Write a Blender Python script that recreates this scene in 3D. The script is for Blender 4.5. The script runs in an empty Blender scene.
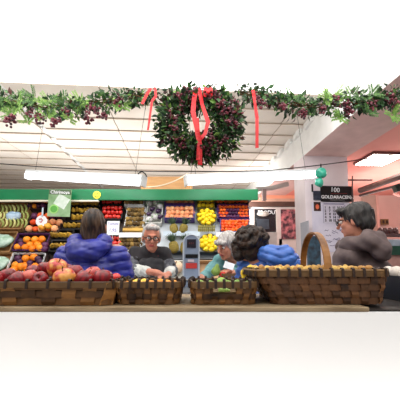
import bpy, bmesh, math, random
import numpy as np
from mathutils import Vector, Matrix, Euler, noise as mnoise

random.seed(7)
np.random.seed(7)
SC = bpy.context.scene
COL = SC.collection
PI = math.pi

# ------------------------------------------------------------------ camera
F = 310.0                      # focal length in pixels of a 400 px frame
H = 1.33                       # eye height
TH = math.radians(6.0)         # pitch
HOR = 262.0                    # image row of the horizon
SH = (HOR - 200.0) - F * math.tan(TH)
cam = bpy.data.cameras.new('camera')
cam.sensor_fit = 'HORIZONTAL'
cam.sensor_width = 36.0
cam.lens = 36.0 * F / 400.0
cam.shift_y = SH / 400.0
cam.clip_start = 0.05
cam.clip_end = 200
co = bpy.data.objects.new('camera', cam)
COL.objects.link(co)
co.location = (0, 0, H)
co.rotation_euler = (PI / 2 + TH, 0, 0)
SC.camera = co

# ------------------------------------------------------------------ world, exposure
SC.view_settings.view_transform = 'Standard'
SC.view_settings.look = 'None'
SC.view_settings.gamma = 1.0
SC.view_settings.use_curve_mapping = False
SC.view_settings.exposure = 0.0
W = bpy.data.worlds.new('world')
SC.world = W
W.use_nodes = True
W.node_tree.nodes['Background'].inputs[0].default_value = (0.95, 0.97, 1.0, 1)
W.node_tree.nodes['Background'].inputs[1].default_value = 0.30
PANEL_L = 2.0                  # glow of the panels added over the near aisle
TUBE_L = 7.0                   # tube lights over the stall
LAMP_L = 14.0                  # ceiling lamp of the side aisle


def area(name, loc, rot, sx, sy, power, col=(1, 0.97, 0.93)):
    l = bpy.data.lights.new(name, 'AREA')
    l.shape = 'RECTANGLE'
    l.size, l.size_y = sx, sy
    l.energy = power
    l.color = col
    o = bpy.data.objects.new(name, l)
    COL.objects.link(o)
    o.location = loc
    o.rotation_euler = rot
    return o


# unseen area lights added to brighten the ceilings, plus one for the passage wall
area('ceiling_fill', (-2.2, 5.3, 2.35), (math.pi, 0, 0), 4.5, 1.2, 50)
area('ceiling_fill', (-1.0, 6.9, 2.35), (math.pi, 0, 0), 5.0, 0.6, 25)
area('ceiling_fill', (-1.0, 1.2, 2.45), (math.radians(145), 0, 0), 5.0, 0.6, 55)
area('ceiling_fill', (3.9, 5.6, 2.2), (math.pi, 0, 0), 2.0, 1.6, 40, (1, 0.94, 0.9))
area('passage_fill', (0.6, 6.6, 2.5), (math.pi / 2, 0, math.radians(-50)), 1.2, 0.4, 30)
# unseen low light added to whiten the counter front
fl = area('counter_fill', (0, 0.15, 0.42), (math.radians(84), 0, 0), 3.6, 0.12, 13)
fl.data.spread = math.radians(100)
# unseen lights added to brighten the rear passage and the side aisle
area('passage_fill', (1.2, 6.9, 3.3), (math.radians(-15), 0, 0), 1.2, 0.6, 25)
area('aisle_fill', (4.2, 5.0, 2.9), (0, math.radians(15), 0), 1.6, 1.6, 60, (1, 0.9, 0.86))


def pixray(px, py):
    u = (px - 200.0) / F
    v = (200.0 + SH - py) / F
    y = math.cos(TH) - v * math.sin(TH)
    z = math.sin(TH) + v * math.cos(TH)
    return Vector((u / y, 1.0, z / y))


def P(px, py, Y):
    r = pixray(px, py)
    return Vector((r.x * Y, Y, H + r.z * Y))


def pix_on(px, py, p0, n):
    r = pixray(px, py)
    o = Vector((0, 0, H))
    t = (Vector(p0) - o).dot(n) / r.dot(n)
    return o + r * t


YAW = math.radians(4.06)       # the hall's axis runs a little left of the view


def A(a, b, z=0.0):
    return Vector((a * math.cos(YAW) - b * math.sin(YAW), a * math.sin(YAW) + b * math.cos(YAW), z))


# ------------------------------------------------------------------ materials
def lin(c):
    return tuple((x / 255 / 12.92 if x / 255 <= 0.04045 else ((x / 255 + 0.055) / 1.055) ** 2.4) for x in c[:3]) + (1.0,)


MATS = {}


def mat(name, c1, c2=None, rough=0.6, mode='noise', scale=6.0, stretch=(1, 1, 1), bump=0.0, bscale=40.0,
        emit=0.0, metal=0.0, spec=0.4, lo=0.35, hi=0.65, alpha=1.0, sheen=0.0, trans=0.0):
    if name in MATS:
        return MATS[name]
    m = bpy.data.materials.new(name)
    m.use_nodes = True
    nt = m.node_tree
    b = nt.nodes['Principled BSDF']
    b.inputs['Roughness'].default_value = rough
    b.inputs['Metallic'].default_value = metal
    b.inputs['Specular IOR Level'].default_value = spec
    b.inputs['Alpha'].default_value = alpha
    if sheen:
        b.inputs['Sheen Weight'].default_value = sheen
    if trans:
        b.inputs['Transmission Weight'].default_value = trans
    c2 = c2 or tuple(max(0, x - 10) for x in c1)
    tc = nt.nodes.new('ShaderNodeTexCoord')
    mp = nt.nodes.new('ShaderNodeMapping')
    mp.inputs['Scale'].default_value = stretch
    nt.links.new(tc.outputs['Object'], mp.inputs['Vector'])
    ramp = nt.nodes.new('ShaderNodeValToRGB')
    ramp.color_ramp.elements[0].position = lo
    ramp.color_ramp.elements[1].position = hi
    ramp.color_ramp.elements[0].color = lin(c2)
    ramp.color_ramp.elements[1].color = lin(c1)
    if mode == 'noise':
        n = nt.nodes.new('ShaderNodeTexNoise')
        n.inputs['Scale'].default_value = scale
        n.inputs['Detail'].default_value = 4
        nt.links.new(mp.outputs[0], n.inputs['Vector'])
        nt.links.new(n.outputs['Fac'], ramp.inputs[0])
    elif mode == 'random':        # varies from object to object
        n = nt.nodes.new('ShaderNodeObjectInfo')
        n2 = nt.nodes.new('ShaderNodeTexNoise')
        n2.inputs['Scale'].default_value = scale
        nt.links.new(mp.outputs[0], n2.inputs['Vector'])
        mx = nt.nodes.new('ShaderNodeMath')
        mx.operation = 'MULTIPLY_ADD'
        mx.inputs[1].default_value = 0.5
        nt.links.new(n.outputs['Random'], mx.inputs[0])
        m2 = nt.nodes.new('ShaderNodeMath')
        m2.operation = 'MULTIPLY'
        m2.inputs[1].default_value = 0.5
        nt.links.new(n2.outputs['Fac'], m2.inputs[0])
        nt.links.new(m2.outputs[0], mx.inputs[2])
        nt.links.new(mx.outputs[0], ramp.inputs[0])
    elif mode == 'island':        # varies from strip to strip / leaf to leaf
        n = nt.nodes.new('ShaderNodeNewGeometry')
        n2 = nt.nodes.new('ShaderNodeTexNoise')
        n2.inputs['Scale'].default_value = scale
        nt.links.new(mp.outputs[0], n2.inputs['Vector'])
        mx = nt.nodes.new('ShaderNodeMath')
        mx.operation = 'MULTIPLY_ADD'
        mx.inputs[1].default_value = 0.6
        nt.links.new(n.outputs['Random Per Island'], mx.inputs[0])
        m2 = nt.nodes.new('ShaderNodeMath')
        m2.operation = 'MULTIPLY'
        m2.inputs[1].default_value = 0.4
        nt.links.new(n2.outputs['Fac'], m2.inputs[0])
        nt.links.new(m2.outputs[0], mx.inputs[2])
        nt.links.new(mx.outputs[0], ramp.inputs[0])
    nt.links.new(ramp.outputs[0], b.inputs['Base Color'])
    if emit:
        b.inputs['Emission Color'].default_value = lin(c1)
        b.inputs['Emission Strength'].default_value = emit
    if bump:
        nb = nt.nodes.new('ShaderNodeTexNoise')
        nb.inputs['Scale'].default_value = bscale
        nt.links.new(mp.outputs[0], nb.inputs['Vector'])
        bp = nt.nodes.new('ShaderNodeBump')
        bp.inputs['Strength'].default_value = bump
        bp.inputs['Distance'].default_value = 0.01
        nt.links.new(nb.outputs['Fac'], bp.inputs['Height'])
        nt.links.new(bp.outputs[0], b.inputs['Normal'])
    MATS[name] = m
    return m


# ------------------------------------------------------------------ objects
def mesh_from(bm, name, mats, smooth=False):
    me = bpy.data.meshes.new(name)
    bmesh.ops.recalc_face_normals(bm, faces=bm.faces[:])
    if smooth:
        for f in bm.faces:
            f.smooth = True
    bm.to_mesh(me)
    bm.free()
    for m in (mats if isinstance(mats, (list, tuple)) else [mats]):
        me.materials.append(m)
    return me


def link(name, me, parent=None, loc=(0, 0, 0), rot=(0, 0, 0), scale=1.0):
    o = bpy.data.objects.new(name, me)
    COL.objects.link(o)
    o.location = loc
    o.rotation_euler = rot
    o.scale = (scale,) * 3 if isinstance(scale, (int, float)) else scale
    if parent:
        o.parent = parent
    return o


def obj(name, bm, m, parent=None, loc=(0, 0, 0), rot=(0, 0, 0), smooth=False):
    return link(name, mesh_from(bm, name, m, smooth), parent, loc, rot)


def tag(o, label, cat, group=None, kind=None):
    o['label'] = label
    o['category'] = cat
    if group:
        o['group'] = group
    if kind:
        o['kind'] = kind
    return o


def thing(name, label, cat, loc=(0, 0, 0), rot=(0, 0, 0), group=None):
    o = bpy.data.objects.new(name, None)
    COL.objects.link(o)
    o.empty_display_size = 0.05
    o.location = loc
    o.rotation_euler = rot
    return tag(o, label, cat, group)


def struct(name, bm, m, parent=None, loc=(0, 0, 0), rot=(0, 0, 0)):
    o = obj(name, bm, m, parent, loc, rot)
    o['kind'] = 'structure'
    return o


# ------------------------------------------------------------------ mesh helpers
def BM():
    return bmesh.new()


def box(bm, c, s, R=None, mi=0, bevel=0.0):
    r = bmesh.ops.create_cube(bm, size=1.0)
    vs = r['verts']
    M = Matrix.Translation(Vector(c)) @ (R.to_4x4() if R else Matrix.Identity(4)) @ Matrix.Diagonal((s[0], s[1], s[2], 1))
    bmesh.ops.transform(bm, matrix=M, verts=vs)
    fs = set(f for v in vs for f in v.link_faces)
    for f in fs:
        f.material_index = mi
    if bevel:
        es = list(set(e for v in vs for e in v.link_edges))
        bmesh.ops.bevel(bm, geom=es, offset=bevel, segments=2, affect='EDGES', profile=0.6)
    return bm


def box2(bm, lo, hi, mi=0, bevel=0.0):
    lo, hi = Vector(lo), Vector(hi)
    return box(bm, (lo + hi) / 2, hi - lo, None, mi, bevel)


def frame_of(d):
    d = d.normalized()
    up = Vector((0, 0, 1)) if abs(d.z) < 0.9 else Vector((0, 1, 0))
    x = d.cross(up).normalized()
    y = x.cross(d).normalized()
    return x, y


def tube(bm, pts, r, seg=8, mi=0):
    pts = [Vector(p) for p in pts]
    n = len(pts)
    rr = r if isinstance(r, (list, tuple)) else [r] * n
    rings = []
    for i, p in enumerate(pts):
        d = pts[min(i + 1, n - 1)] - pts[max(i - 1, 0)]
        x, y = frame_of(d)
        rings.append([bm.verts.new(p + (x * math.cos(2 * PI * k / seg) + y * math.sin(2 * PI * k / seg)) * rr[i]) for k in range(seg)])
    for a, b in zip(rings, rings[1:]):
        for k in range(seg):
            f = bm.faces.new((a[k], a[(k + 1) % seg], b[(k + 1) % seg], b[k]))
            f.material_index = mi
    for rg in (rings[0][::-1], rings[-1]):
        f = bm.faces.new(rg)
        f.material_index = mi
    return bm


def ribbon(bm, pts, nrm, wid, th, closed=False, mi=0):
    """flat strip along pts; nrm = face normals; wid = width vectors"""
    n = len(pts)
    rings = []
    for p, nn, w in zip(pts, nrm, wid):
        p, nn, w = Vector(p), Vector(nn), Vector(w)
        rings.append([bm.verts.new(p + w * a + nn * b * th / 2) for a, b in ((-.5, -1), (.5, -1), (.5, 1), (-.5, 1))])
    m = n if closed else n - 1
    for i in range(m):
        a, b = rings[i], rings[(i + 1) % n]
        for k in range(4):
            f = bm.faces.new((a[k], a[(k + 1) % 4], b[(k + 1) % 4], b[k]))
            f.material_index = mi
    if not closed:
        bm.faces.new(rings[0][::-1]).material_index = mi
        bm.faces.new(rings[-1]).material_index = mi
    return bm


def lathe(bm, prof, seg=20, mi=0, wob=None):
    rings = []
    for r, z in prof:
        if r < 1e-5:
            rings.append([bm.verts.new((0, 0, z))])
        else:
            ring = []
            for k in range(seg):
                a = 2 * PI * k / seg
                q = r * (wob(a, z) if wob else 1)
                ring.append(bm.verts.new((q * math.cos(a), q * math.sin(a), z)))
            rings.append(ring)
    for a, b in zip(rings, rings[1:]):
        for k in range(seg):
            k2 = (k + 1) % seg
            if len(a) == 1 and len(b) == 1:
                continue
            if len(a) == 1:
                f = bm.faces.new((a[0], b[k], b[k2]))
            elif len(b) == 1:
                f = bm.faces.new((a[k], b[0], a[k2]))
            else:
                f = bm.faces.new((a[k], b[k], b[k2], a[k2]))
            f.material_index = mi
    return bm


def ball(bm, c, r, sub=2, mi=0):
    rr = bmesh.ops.create_icosphere(bm, subdivisions=sub, radius=1.0)
    s = r if isinstance(r, (tuple, list, Vector)) else (r, r, r)
    bmesh.ops.transform(bm, matrix=Matrix.Translation(Vector(c)) @ Matrix.Diagonal((s[0], s[1], s[2], 1)), verts=rr['verts'])
    for v in rr['verts']:
        for f in v.link_faces:
            f.material_index = mi
    return rr['verts']


def text_mesh(s, size, m, bold=0.0, ext=0.001, align='CENTER'):
    cu = bpy.data.curves.new('lettering', 'FONT')
    cu.body = s
    cu.size = size
    cu.align_x = align
    cu.align_y = 'CENTER'
    cu.extrude = ext
    cu.offset = bold
    cu.resolution_u = 3
    o = bpy.data.objects.new('lettering', cu)
    COL.objects.link(o)
    dg = bpy.context.evaluated_depsgraph_get()
    me = bpy.data.meshes.new_from_object(o.evaluated_get(dg))
    bpy.data.objects.remove(o)
    bpy.data.curves.remove(cu)
    me.materials.clear()
    me.materials.append(m)
    return me


# ------------------------------------------------------------------ implicit surfaces (bodies, clothes, hair)
def surfnet(Fv, org, h):
    s = Fv < 0
    nx, ny, nz = Fv.shape
    acc = np.zeros((nx - 1, ny - 1, nz - 1, 3), np.float32)
    cnt = np.zeros((nx - 1, ny - 1, nz - 1), np.float32)
    corners = [(i, j, k) for i in (0, 1) for j in (0, 1) for k in (0, 1)]

    def sl(c):
        return (slice(c[0], nx - 1 + c[0]), slice(c[1], ny - 1 + c[1]), slice(c[2], nz - 1 + c[2]))
    for a in corners:
        for ax in range(3):
            if a[ax] == 0:
                b = list(a)
                b[ax] = 1
                fa, fb = Fv[sl(a)], Fv[sl(b)]
                m = s[sl(a)] != s[sl(b)]
                t = np.where(m, fa / np.where(m, fa - fb, 1), 0)
                for q in range(3):
                    acc[..., q] += np.where(m, a[q] + (t if q == ax else 0), 0)
                cnt += m
    act = cnt > 0
    idx = -np.ones(cnt.shape, np.int64)
    ii = np.argwhere(act)
    idx[act] = np.arange(len(ii))
    V = (ii + acc[act] / cnt[act][:, None]) * h + np.array(org)
    Q = []
    for ax in range(3):
        o1, o2 = [(1, 2), (2, 0), (0, 1)][ax]
        s0 = [slice(None)] * 3
        s1 = [slice(None)] * 3
        s0[ax] = slice(0, -1)
        s1[ax] = slice(1, None)
        A0, B0 = s[tuple(s0)], s[tuple(s1)]
        e = np.argwhere(A0 != B0)
        flip = A0[tuple(e.T)]
        ok = (e[:, o1] > 0) & (e[:, o2] > 0) & (e[:, o1] < cnt.shape[o1]) & (e[:, o2] < cnt.shape[o2])
        e, flip = e[ok], flip[ok]
        d1 = np.zeros(3, int)
        d2 = np.zeros(3, int)
        d1[o1] = 1
        d2[o2] = 1
        q = np.stack([idx[tuple((e - d1 - d2).T)], idx[tuple((e - d2).T)], idx[tuple(e.T)], idx[tuple((e - d1).T)]], 1)
        q = np.where(flip[:, None], q, q[:, ::-1])
        Q.append(q)
    return V, np.concatenate(Q)


def sdf_mesh(name, prims, h, mats, k=0.02, disp=None, off=(0, 0, 0), matfn=None):
    """prims: ('c', a, b, ra, rb) round cone, ('e', c, (rx,ry,rz), R) ellipsoid; 5th/extra tag '-' cuts"""
    lo = np.array([1e9] * 3)
    hi = -lo
    for p in prims:
        if isinstance(p[-1], str):
            continue
        if p[0] == 'c':
            for q, r in ((p[1], p[3]), (p[2], p[4])):
                lo = np.minimum(lo, np.array(q) - r)
                hi = np.maximum(hi, np.array(q) + r)
        else:
            r = max(p[2])
            lo = np.minimum(lo, np.array(p[1]) - r)
            hi = np.maximum(hi, np.array(p[1]) + r)
    lo = lo - 4 * h - 0.02
    hi = hi + 4 * h + 0.02
    n = np.ceil((hi - lo) / h).astype(int) + 1
    ax = [lo[i] + h * np.arange(n[i]) for i in range(3)]
    Fv = np.full(n, 0.5, np.float32)
    for p in prims:
        cut = isinstance(p[-1], str)
        if p[0] == 'c':
            a, b = np.array(p[1], float), np.array(p[2], float)
            r = max(p[3], p[4])
            bl, bh = np.minimum(a, b) - r, np.maximum(a, b) + r
        else:
            a = np.array(p[1], float)
            r = max(p[2])
            bl, bh = a - r, a + r
        mg = 3 * k + 3 * h
        i0 = np.clip(((bl - mg - lo) / h).astype(int), 0, n)
        i1 = np.clip(((bh + mg - lo) / h).astype(int) + 2, 0, n)
        if np.any(i1 <= i0):
            continue
        sl = tuple(slice(x, y) for x, y in zip(i0, i1))
        X = np.stack(np.meshgrid(*[ax[i][sl[i]] for i in range(3)], indexing='ij'), -1)
        if p[0] == 'c':
            ab = b - a
            t = np.clip(((X - a) @ ab) / max(ab @ ab, 1e-9), 0, 1)
            d = np.linalg.norm(X - a - t[..., None] * ab, axis=-1) - (p[3] + (p[4] - p[3]) * t)
        else:
            q = X - a
            if len(p) > 3 and p[3] is not None and not isinstance(p[3], str):
                q = q @ np.array(p[3])
            rr = np.array(p[2])
            k0 = np.linalg.norm(q / rr, axis=-1)
            k1 = np.linalg.norm(q / rr ** 2, axis=-1)
            d = k0 * (k0 - 1) / np.maximum(k1, 1e-6)
            d = np.where(k0 < 1e-3, -min(p[2]), d)
        G = Fv[sl]
        kk = k
        if cut:
            kk = 0.006
            hh = np.clip(0.5 - 0.5 * (G + d) / kk, 0, 1)
            Fv[sl] = G * (1 - hh) - d * hh + kk * hh * (1 - hh)
        else:
            hh = np.clip(0.5 + 0.5 * (G - d) / kk, 0, 1)
            Fv[sl] = G * (1 - hh) + d * hh - kk * hh * (1 - hh)
    if disp is not None:
        X = np.stack(np.meshgrid(*ax, indexing='ij'), -1)
        near = np.abs(Fv) < 0.06
        Fv[near] -= disp(X[near])
    V, Q = surfnet(Fv, lo, h)
    V = V - np.array(off)
    me = bpy.data.meshes.new(name)
    me.from_pydata(V.tolist(), [], Q.tolist())
    for m in (mats if isinstance(mats, (list, tuple)) else [mats]):
        me.materials.append(m)
    me.polygons.foreach_set('use_smooth', [True] * len(me.polygons))
    if matfn is not None:
        C = V[Q].mean(1) + np.array(off)
        me.polygons.foreach_set('material_index', matfn(C).astype(np.int32))
    me.update()
    return me


# ==================================================================== SETTING
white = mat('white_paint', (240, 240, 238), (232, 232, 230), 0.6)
board = mat('ceiling_board', (236, 228, 219), (224, 215, 205), 0.7, scale=1.5)
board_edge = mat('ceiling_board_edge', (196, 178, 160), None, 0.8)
dark_gap = mat('ceiling_void', (120, 105, 92), None, 0.9)
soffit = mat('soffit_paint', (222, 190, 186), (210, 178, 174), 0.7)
pink = mat('red_lit_wall', (240, 204, 194), (232, 194, 184), 0.7, scale=2)  # red light of the side aisle put into the wall colour
red_lit = mat('red_lit_ceiling', (242, 160, 148), (236, 150, 138), 0.7, scale=2)  # ceiling colour carries the red light of the side aisle
salmon = mat('salmon_wall_paint', (238, 160, 128), (228, 150, 118), 0.7, scale=2)
tan = mat('tan_wood', (206, 158, 106), (190, 140, 90), 0.6, stretch=(1, 1, 6))
pillar_m = mat('pillar_paint', (238, 226, 230), (228, 216, 220), 0.6, scale=3)
floor_m = mat('floor_tile', (150, 140, 130), (130, 122, 114), 0.4, scale=3)

bm = BM()
box2(bm, (-9, -3, -0.1), (8, 11, 0))
struct('floor', bm, floor_m)

CZ = 3.43
# stepped ceiling boards
bm = BM()
seams_mid = [-2.12, -0.97, 0.3, 1.57, 1.95]
pitch = 0.43
for r in range(16):
    y0 = 3.63 + pitch * r
    if y0 > 9.6:
        break
    for a0, a1 in zip(seams_mid, seams_mid[1:]):
        e = 0.05 if (a1 == 1.95) else 0
        c = A((a0 + a1) / 2 + e / 2, y0 + pitch / 2 - 0.01, CZ + 0.022)
        R = Matrix.Rotation(YAW, 3, 'Z') @ Matrix.Rotation(math.radians(3.2), 3, 'X')
        box(bm, c, (a1 - a0 - 0.012 + e, pitch + 0.02, 0.016), R, 0)
    y1 = y0 + pitch * 0.5 * (r > 0)
    sl = [-2.20, -3.03, -4.2, -5.4, -6.6, -7.8]
    for a1, a0 in zip(sl, sl[1:]):
        c = A((a0 + a1) / 2, y1 + pitch / 2 - 0.01, CZ + 0.022)
        R = Matrix.Rotation(YAW, 3, 'Z') @ Matrix.Rotation(math.radians(3.2), 3, 'X')
        box(bm, c, (a1 - a0 - 0.012, pitch + 0.02, 0.016), R, 0)
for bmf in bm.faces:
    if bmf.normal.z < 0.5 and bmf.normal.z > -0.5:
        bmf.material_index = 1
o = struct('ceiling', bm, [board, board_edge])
bm = BM()
Rz = Matrix.Rotation(YAW, 3, 'Z')
box(bm, A(-3, 6.7, CZ + 0.12), (12, 7.8, 0.04), Rz)
struct('ceiling_backing', bm, dark_gap)
# white stepped strips stand in for light leaking between the two board fields
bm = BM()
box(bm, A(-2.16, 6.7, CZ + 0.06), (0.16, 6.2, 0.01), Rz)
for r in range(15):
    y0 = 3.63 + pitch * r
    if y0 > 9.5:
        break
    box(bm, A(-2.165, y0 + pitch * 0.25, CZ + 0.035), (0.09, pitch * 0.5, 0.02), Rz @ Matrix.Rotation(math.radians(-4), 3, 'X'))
struct('light_leak_strip', bm, white)
# small white boxes stand in for scalloped light where boards meet the beam
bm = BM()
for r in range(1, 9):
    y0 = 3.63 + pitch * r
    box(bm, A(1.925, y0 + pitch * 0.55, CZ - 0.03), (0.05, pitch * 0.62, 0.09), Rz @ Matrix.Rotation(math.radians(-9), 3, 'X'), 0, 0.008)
struct('light_scallop', bm, white)
# glowing panels added over the near aisle to light the counter and people
lum = mat('added_glow_panel', (255, 253, 250), (255, 253, 250), 0.5, emit=PANEL_L)
alu = mat('white_profile', (245, 245, 245), None, 0.5)
for i in range(4):
    for j in range(3):
        bm = BM()
        box(bm, (0, 0, 0), (1.75, 1.9, 0.02))
        o = obj('ceiling_light', bm, lum, None, A(-3.3 + 1.75 * i, 2.67 - 1.9 * j, CZ + 0.02), (0, 0, YAW))
        tag(o, 'square glowing white panel added over the near aisle', 'ceiling light', 'added glowing panels')

# beam, pillar, low pink ceiling of the side aisle
bm = BM()
box(bm, A(2.30, 5.6, 3.26), (0.70, 6.4, 0.56), Rz)
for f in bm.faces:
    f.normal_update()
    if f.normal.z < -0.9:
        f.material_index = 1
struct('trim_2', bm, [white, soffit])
bm = BM()
box(bm, A(2.30, 4.785, 1.49), (0.70, 0.43, 2.98), Rz)
struct('wall_pillar', bm, pillar_m)
bm = BM()
box(bm, A(5.2, 5.6, 3.02), (5.1, 6.4, 0.08), Rz)
struct('ceiling_side', bm, red_lit)
bm = BM()
box2(bm, (-9, 10.2, 0), (1.5, 10.4, 3.9))
struct('wall_back', bm, mat('back_wall_paint', (226, 210, 196), None, 0.7))
bm = BM()
box2(bm, (1.5, 7.58, 0), (2.75, 7.6, 3.4))
struct('wall_passage', bm, salmon)
bm = BM()
box2(bm, (1.5, 7.6, 0), (8, 7.8, 3.9))
struct('wall_right', bm, pink)
bm = BM()
box2(bm, (-6.6, -2, 0), (-6.4, 10.2, 3.9))
struct('wall_left', bm, white)
# pale doorway recess in the pink wall
bm = BM()
d0, d1 = P(361, 194, 7.6), P(378, 262, 7.6)
box2(bm, (d0.x, 7.54, 0.0), (d1.x, 7.6, d0.z))
o = struct('door_1', bm, mat('door_grey', (196, 170, 156), (186, 160, 148), 0.6))
bm = BM()
box2(bm, (d1.x, 7.52, 0.0), (d1.x + 0.06, 7.6, d0.z + 0.05))
box2(bm, (d0.x - 0.06, 7.52, d0.z), (d1.x, 7.6, d0.z + 0.05))
obj('frame', bm, mat('door_frame_pink', (236, 190, 178), None, 0.6), o)

# ceiling lamp in the low pink ceiling
c = (pix_on(359.5, 162.5, (0, 0, 2.96), Vector((0, 0, 1))) + pix_on(399, 155, (0, 0, 2.96), Vector((0, 0, 1)))) / 2
t = thing('ceiling_light', 'square recessed lamp glowing in the low pink ceiling at right', 'ceiling light', (c.x, c.y, 2.96), (0, 0, YAW))
bm = BM()
box(bm, (0, 0, 0), (0.52, 0.54, 0.04))
obj('frame', bm, mat('lamp_frame_dark', (120, 80, 76), None, 0.5), t)
bm = BM()
box(bm, (0, 0, -0.02), (0.47, 0.49, 0.02))
obj('diffuser', bm, mat('lamp_diffuser', (255, 246, 232), (255, 246, 232), 0.5, emit=LAMP_L), t)

# -------------------------------------------------- front display shelf
plank_m = mat('pale_plank', (160, 140, 110), (120, 100, 74), 0.55, stretch=(2, 12, 12), scale=3)
PT = P(200, 307.2, 1.25).z
PB = P(200, 312.0, 1.25).z
xl, xr = -1.6, P(369.5, 308, 1.25).x
t = thing('display_shelf', 'long pale wooden shelf carrying the row of wicker baskets', 'shelf', (0, 1.5, 0))
bm = BM()
box2(bm, (xl, 1.25 - 1.5, PB), (xr, 1.76 - 1.5, PT), 0, 0.004)
obj('shelf_board', bm, plank_m, t)
bm = BM()
box2(bm, (xl, 1.25 - 1.5, 0.0), (2.2, 1.29 - 1.5, PB - 0.0006))
obj('front_panel', bm, mat('white_laminate', (252, 252, 252), (250, 250, 250), 0.55, spec=0.2), t)
bm = BM()
box2(bm, (xl, 1.72 - 1.5, 0.0), (xr, 1.75 - 1.5, PB - 0.001))
obj('rear_panel', bm, white, t)
bm = BM()
box2(bm, (xr + 0.004, 1.26 - 1.5, PB), (2.2, 1.76 - 1.5, PB + 0.008), 0, 0.002)
obj('side_board', bm, mat('dark_board', (46, 38, 34), (30, 24, 22), 0.5), t)

# ==================================================================== GREEN FASCIA, TUBES, CABLES
green = mat('fascia_green', (12, 122, 74), (8, 108, 64), 0.35, scale=2)
FY = 4.2
f0, f1 = P(-60, 200, FY), P(258, 189, FY)
t = thing('fascia_board', 'long glossy green board across the top of the fruit stall', 'board', ((f0.x + f1.x) / 2, FY, f0.z))
ln = f1.x - f0.x
bm = BM()
box2(bm, (-ln / 2, 0, 0), (ln / 2, 0.05, f1.z - f0.z), 0, 0.006)
obj('panel', bm, green, t)
t_fascia = t
bm = BM()
box2(bm, (-ln / 2, 0.05, f1.z - f0.z - 0.04), (ln / 2, 0.50, f1.z - f0.z - 0.02))
obj('roof_board', bm, white, t)
bm = BM()
box2(bm, (-ln / 2, -0.006, -0.022), (ln / 2 - 2.2, 0.05, 0.0))
obj('edge_strip', bm, mat('cream_strip', (232, 226, 206), None, 0.5), t)
for x in (-ln / 2 + 0.3, 0, ln / 2 - 0.06):
    bm = BM()
    box2(bm, (x - 0.02, 0.05, 0.05), (x + 0.02, 0.42, 0.09))
    obj('bracket', bm, mat('grey_steel', (150, 150, 150), None, 0.4, metal=0.6), t)

# yellow round sticker with a drawn face of lines
c = P(97, 195, FY)
t = thing('sticker', 'round yellow sticker with dark squiggle on the green board', 'sticker', (c.x, FY - 0.006, c.z))
bm = BM()
bmesh.ops.create_cone(bm, cap_ends=True, segments=28, radius1=0.054, radius2=0.054, depth=0.008,
                      matrix=Matrix.Rotation(PI / 2, 4, 'X'))
obj('disc', bm, mat('sticker_yellow', (246, 232, 70), (240, 222, 60), 0.5), t)
bm = BM()
tube(bm, [(0.028 * math.cos(a), -0.006, -0.002 + 0.028 * math.sin(a)) for a in [PI * 1.1 + i * PI * 0.8 / 10 for i in range(11)]], 0.004, 6)
tube(bm, [(-0.022, -0.006, 0.02), (-0.004, -0.006, 0.01), (0.012, -0.006, 0.024), (0.02, -0.006, 0.014)], 0.004, 6)
obj('squiggle', bm, mat('sticker_ink', (70, 84, 40), None, 0.6), t)

tube_m = mat('tube_glow', (250, 253, 255), (250, 253, 255), 0.5, emit=TUBE_L)


def tube_light(p0, p1, label, thick):
    d = (p1 - p0)
    L = d.length
    yaw = math.atan2(d.y, d.x)
    t = thing('tube_light', label, 'tube light', (p0 + p1) / 2, (0, -math.asin(d.z / L), yaw), 'tube lights over the stall')
    bm = BM()
    box2(bm, (-L / 2, -0.055, thick * 0.30), (L / 2, 0.055, thick * 0.62), 0, 0.006)
    obj('housing', bm, mat('fixture_white', (235, 238, 240), None, 0.5), t)
    for s in (-1, 1):
        bm = BM()
        tube(bm, [(-L / 2 + 0.03, s * 0.026, 0), (L / 2 - 0.03, s * 0.026, 0)], thick * 0.36, 14)
        obj('tube', bm, tube_m, t, smooth=False)
    for s in (-1, 1):
        bm = BM()
        box(bm, (s * (L / 2 - 0.012), 0, 0.0), (0.024, 0.12, thick * 0.9), None, 0, 0.004)
        obj('end_cap', bm, mat('fixture_white', (235, 238, 240)), t)
        bm = BM()
        tube(bm, [(s * (L / 2 - 0.15), 0, thick * 0.6), (s * (L / 2 - 0.15), 0, CZ + 0.004 - t.location.z)], 0.0025, 6)
        obj('suspension_wire', bm, mat('black_wire', (30, 28, 28), None, 0.6), t)
    return t


tube_light(P(28, 175.5, 4.6), P(144, 182, 3.7), 'glowing tube light over the left half of the fruit stall', 0.13)
tube_light(P(185, 181.5, 3.75), P(315, 174.5, 4.3), 'glowing tube light running right towards the pillar', 0.12)


def sag(p0, p1, s, n=14):
    return [p0.lerp(p1, i / n) - Vector((0, 0, s * 4 * (i / n) * (1 - i / n))) for i in range(n + 1)]


wire = mat('black_wire', (30, 28, 28), None, 0.6)
bm = BM()
tube(bm, sag(P(-30, 161, 3.6), P(92, 169.5, 3.6), 0.01) + sag(P(92, 169.5, 3.6), P(268, 170.5, 3.6), 0.02)[1:]
     + sag(P(268, 170.5, 3.6), P(430, 148, 3.6), 0.025)[1:], 0.006, 6)
tag(obj('cable', bm, wire), 'long black cable strung across the stall above the tube lights', 'cable')
bm = BM()
tube(bm, sag(P(146, 187, 4.0), P(188, 173.5, 4.0), 0.05), 0.008, 6)
tag(obj('cable', bm, mat('cream_cable', (240, 226, 200), None, 0.5)), 'short cream cable sagging between the two tube lights', 'cable')
bm = BM()
tube(bm, [P(137, 176, 3.7), P(139, 173, 3.7), P(142, 171.6, 3.7), P(145, 173.5, 3.7), P(147, 177, 3.7)], 0.008, 6)
tag(obj('cable', bm, wire), 'small black cable loop at the end of the left tube light', 'cable')

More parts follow.
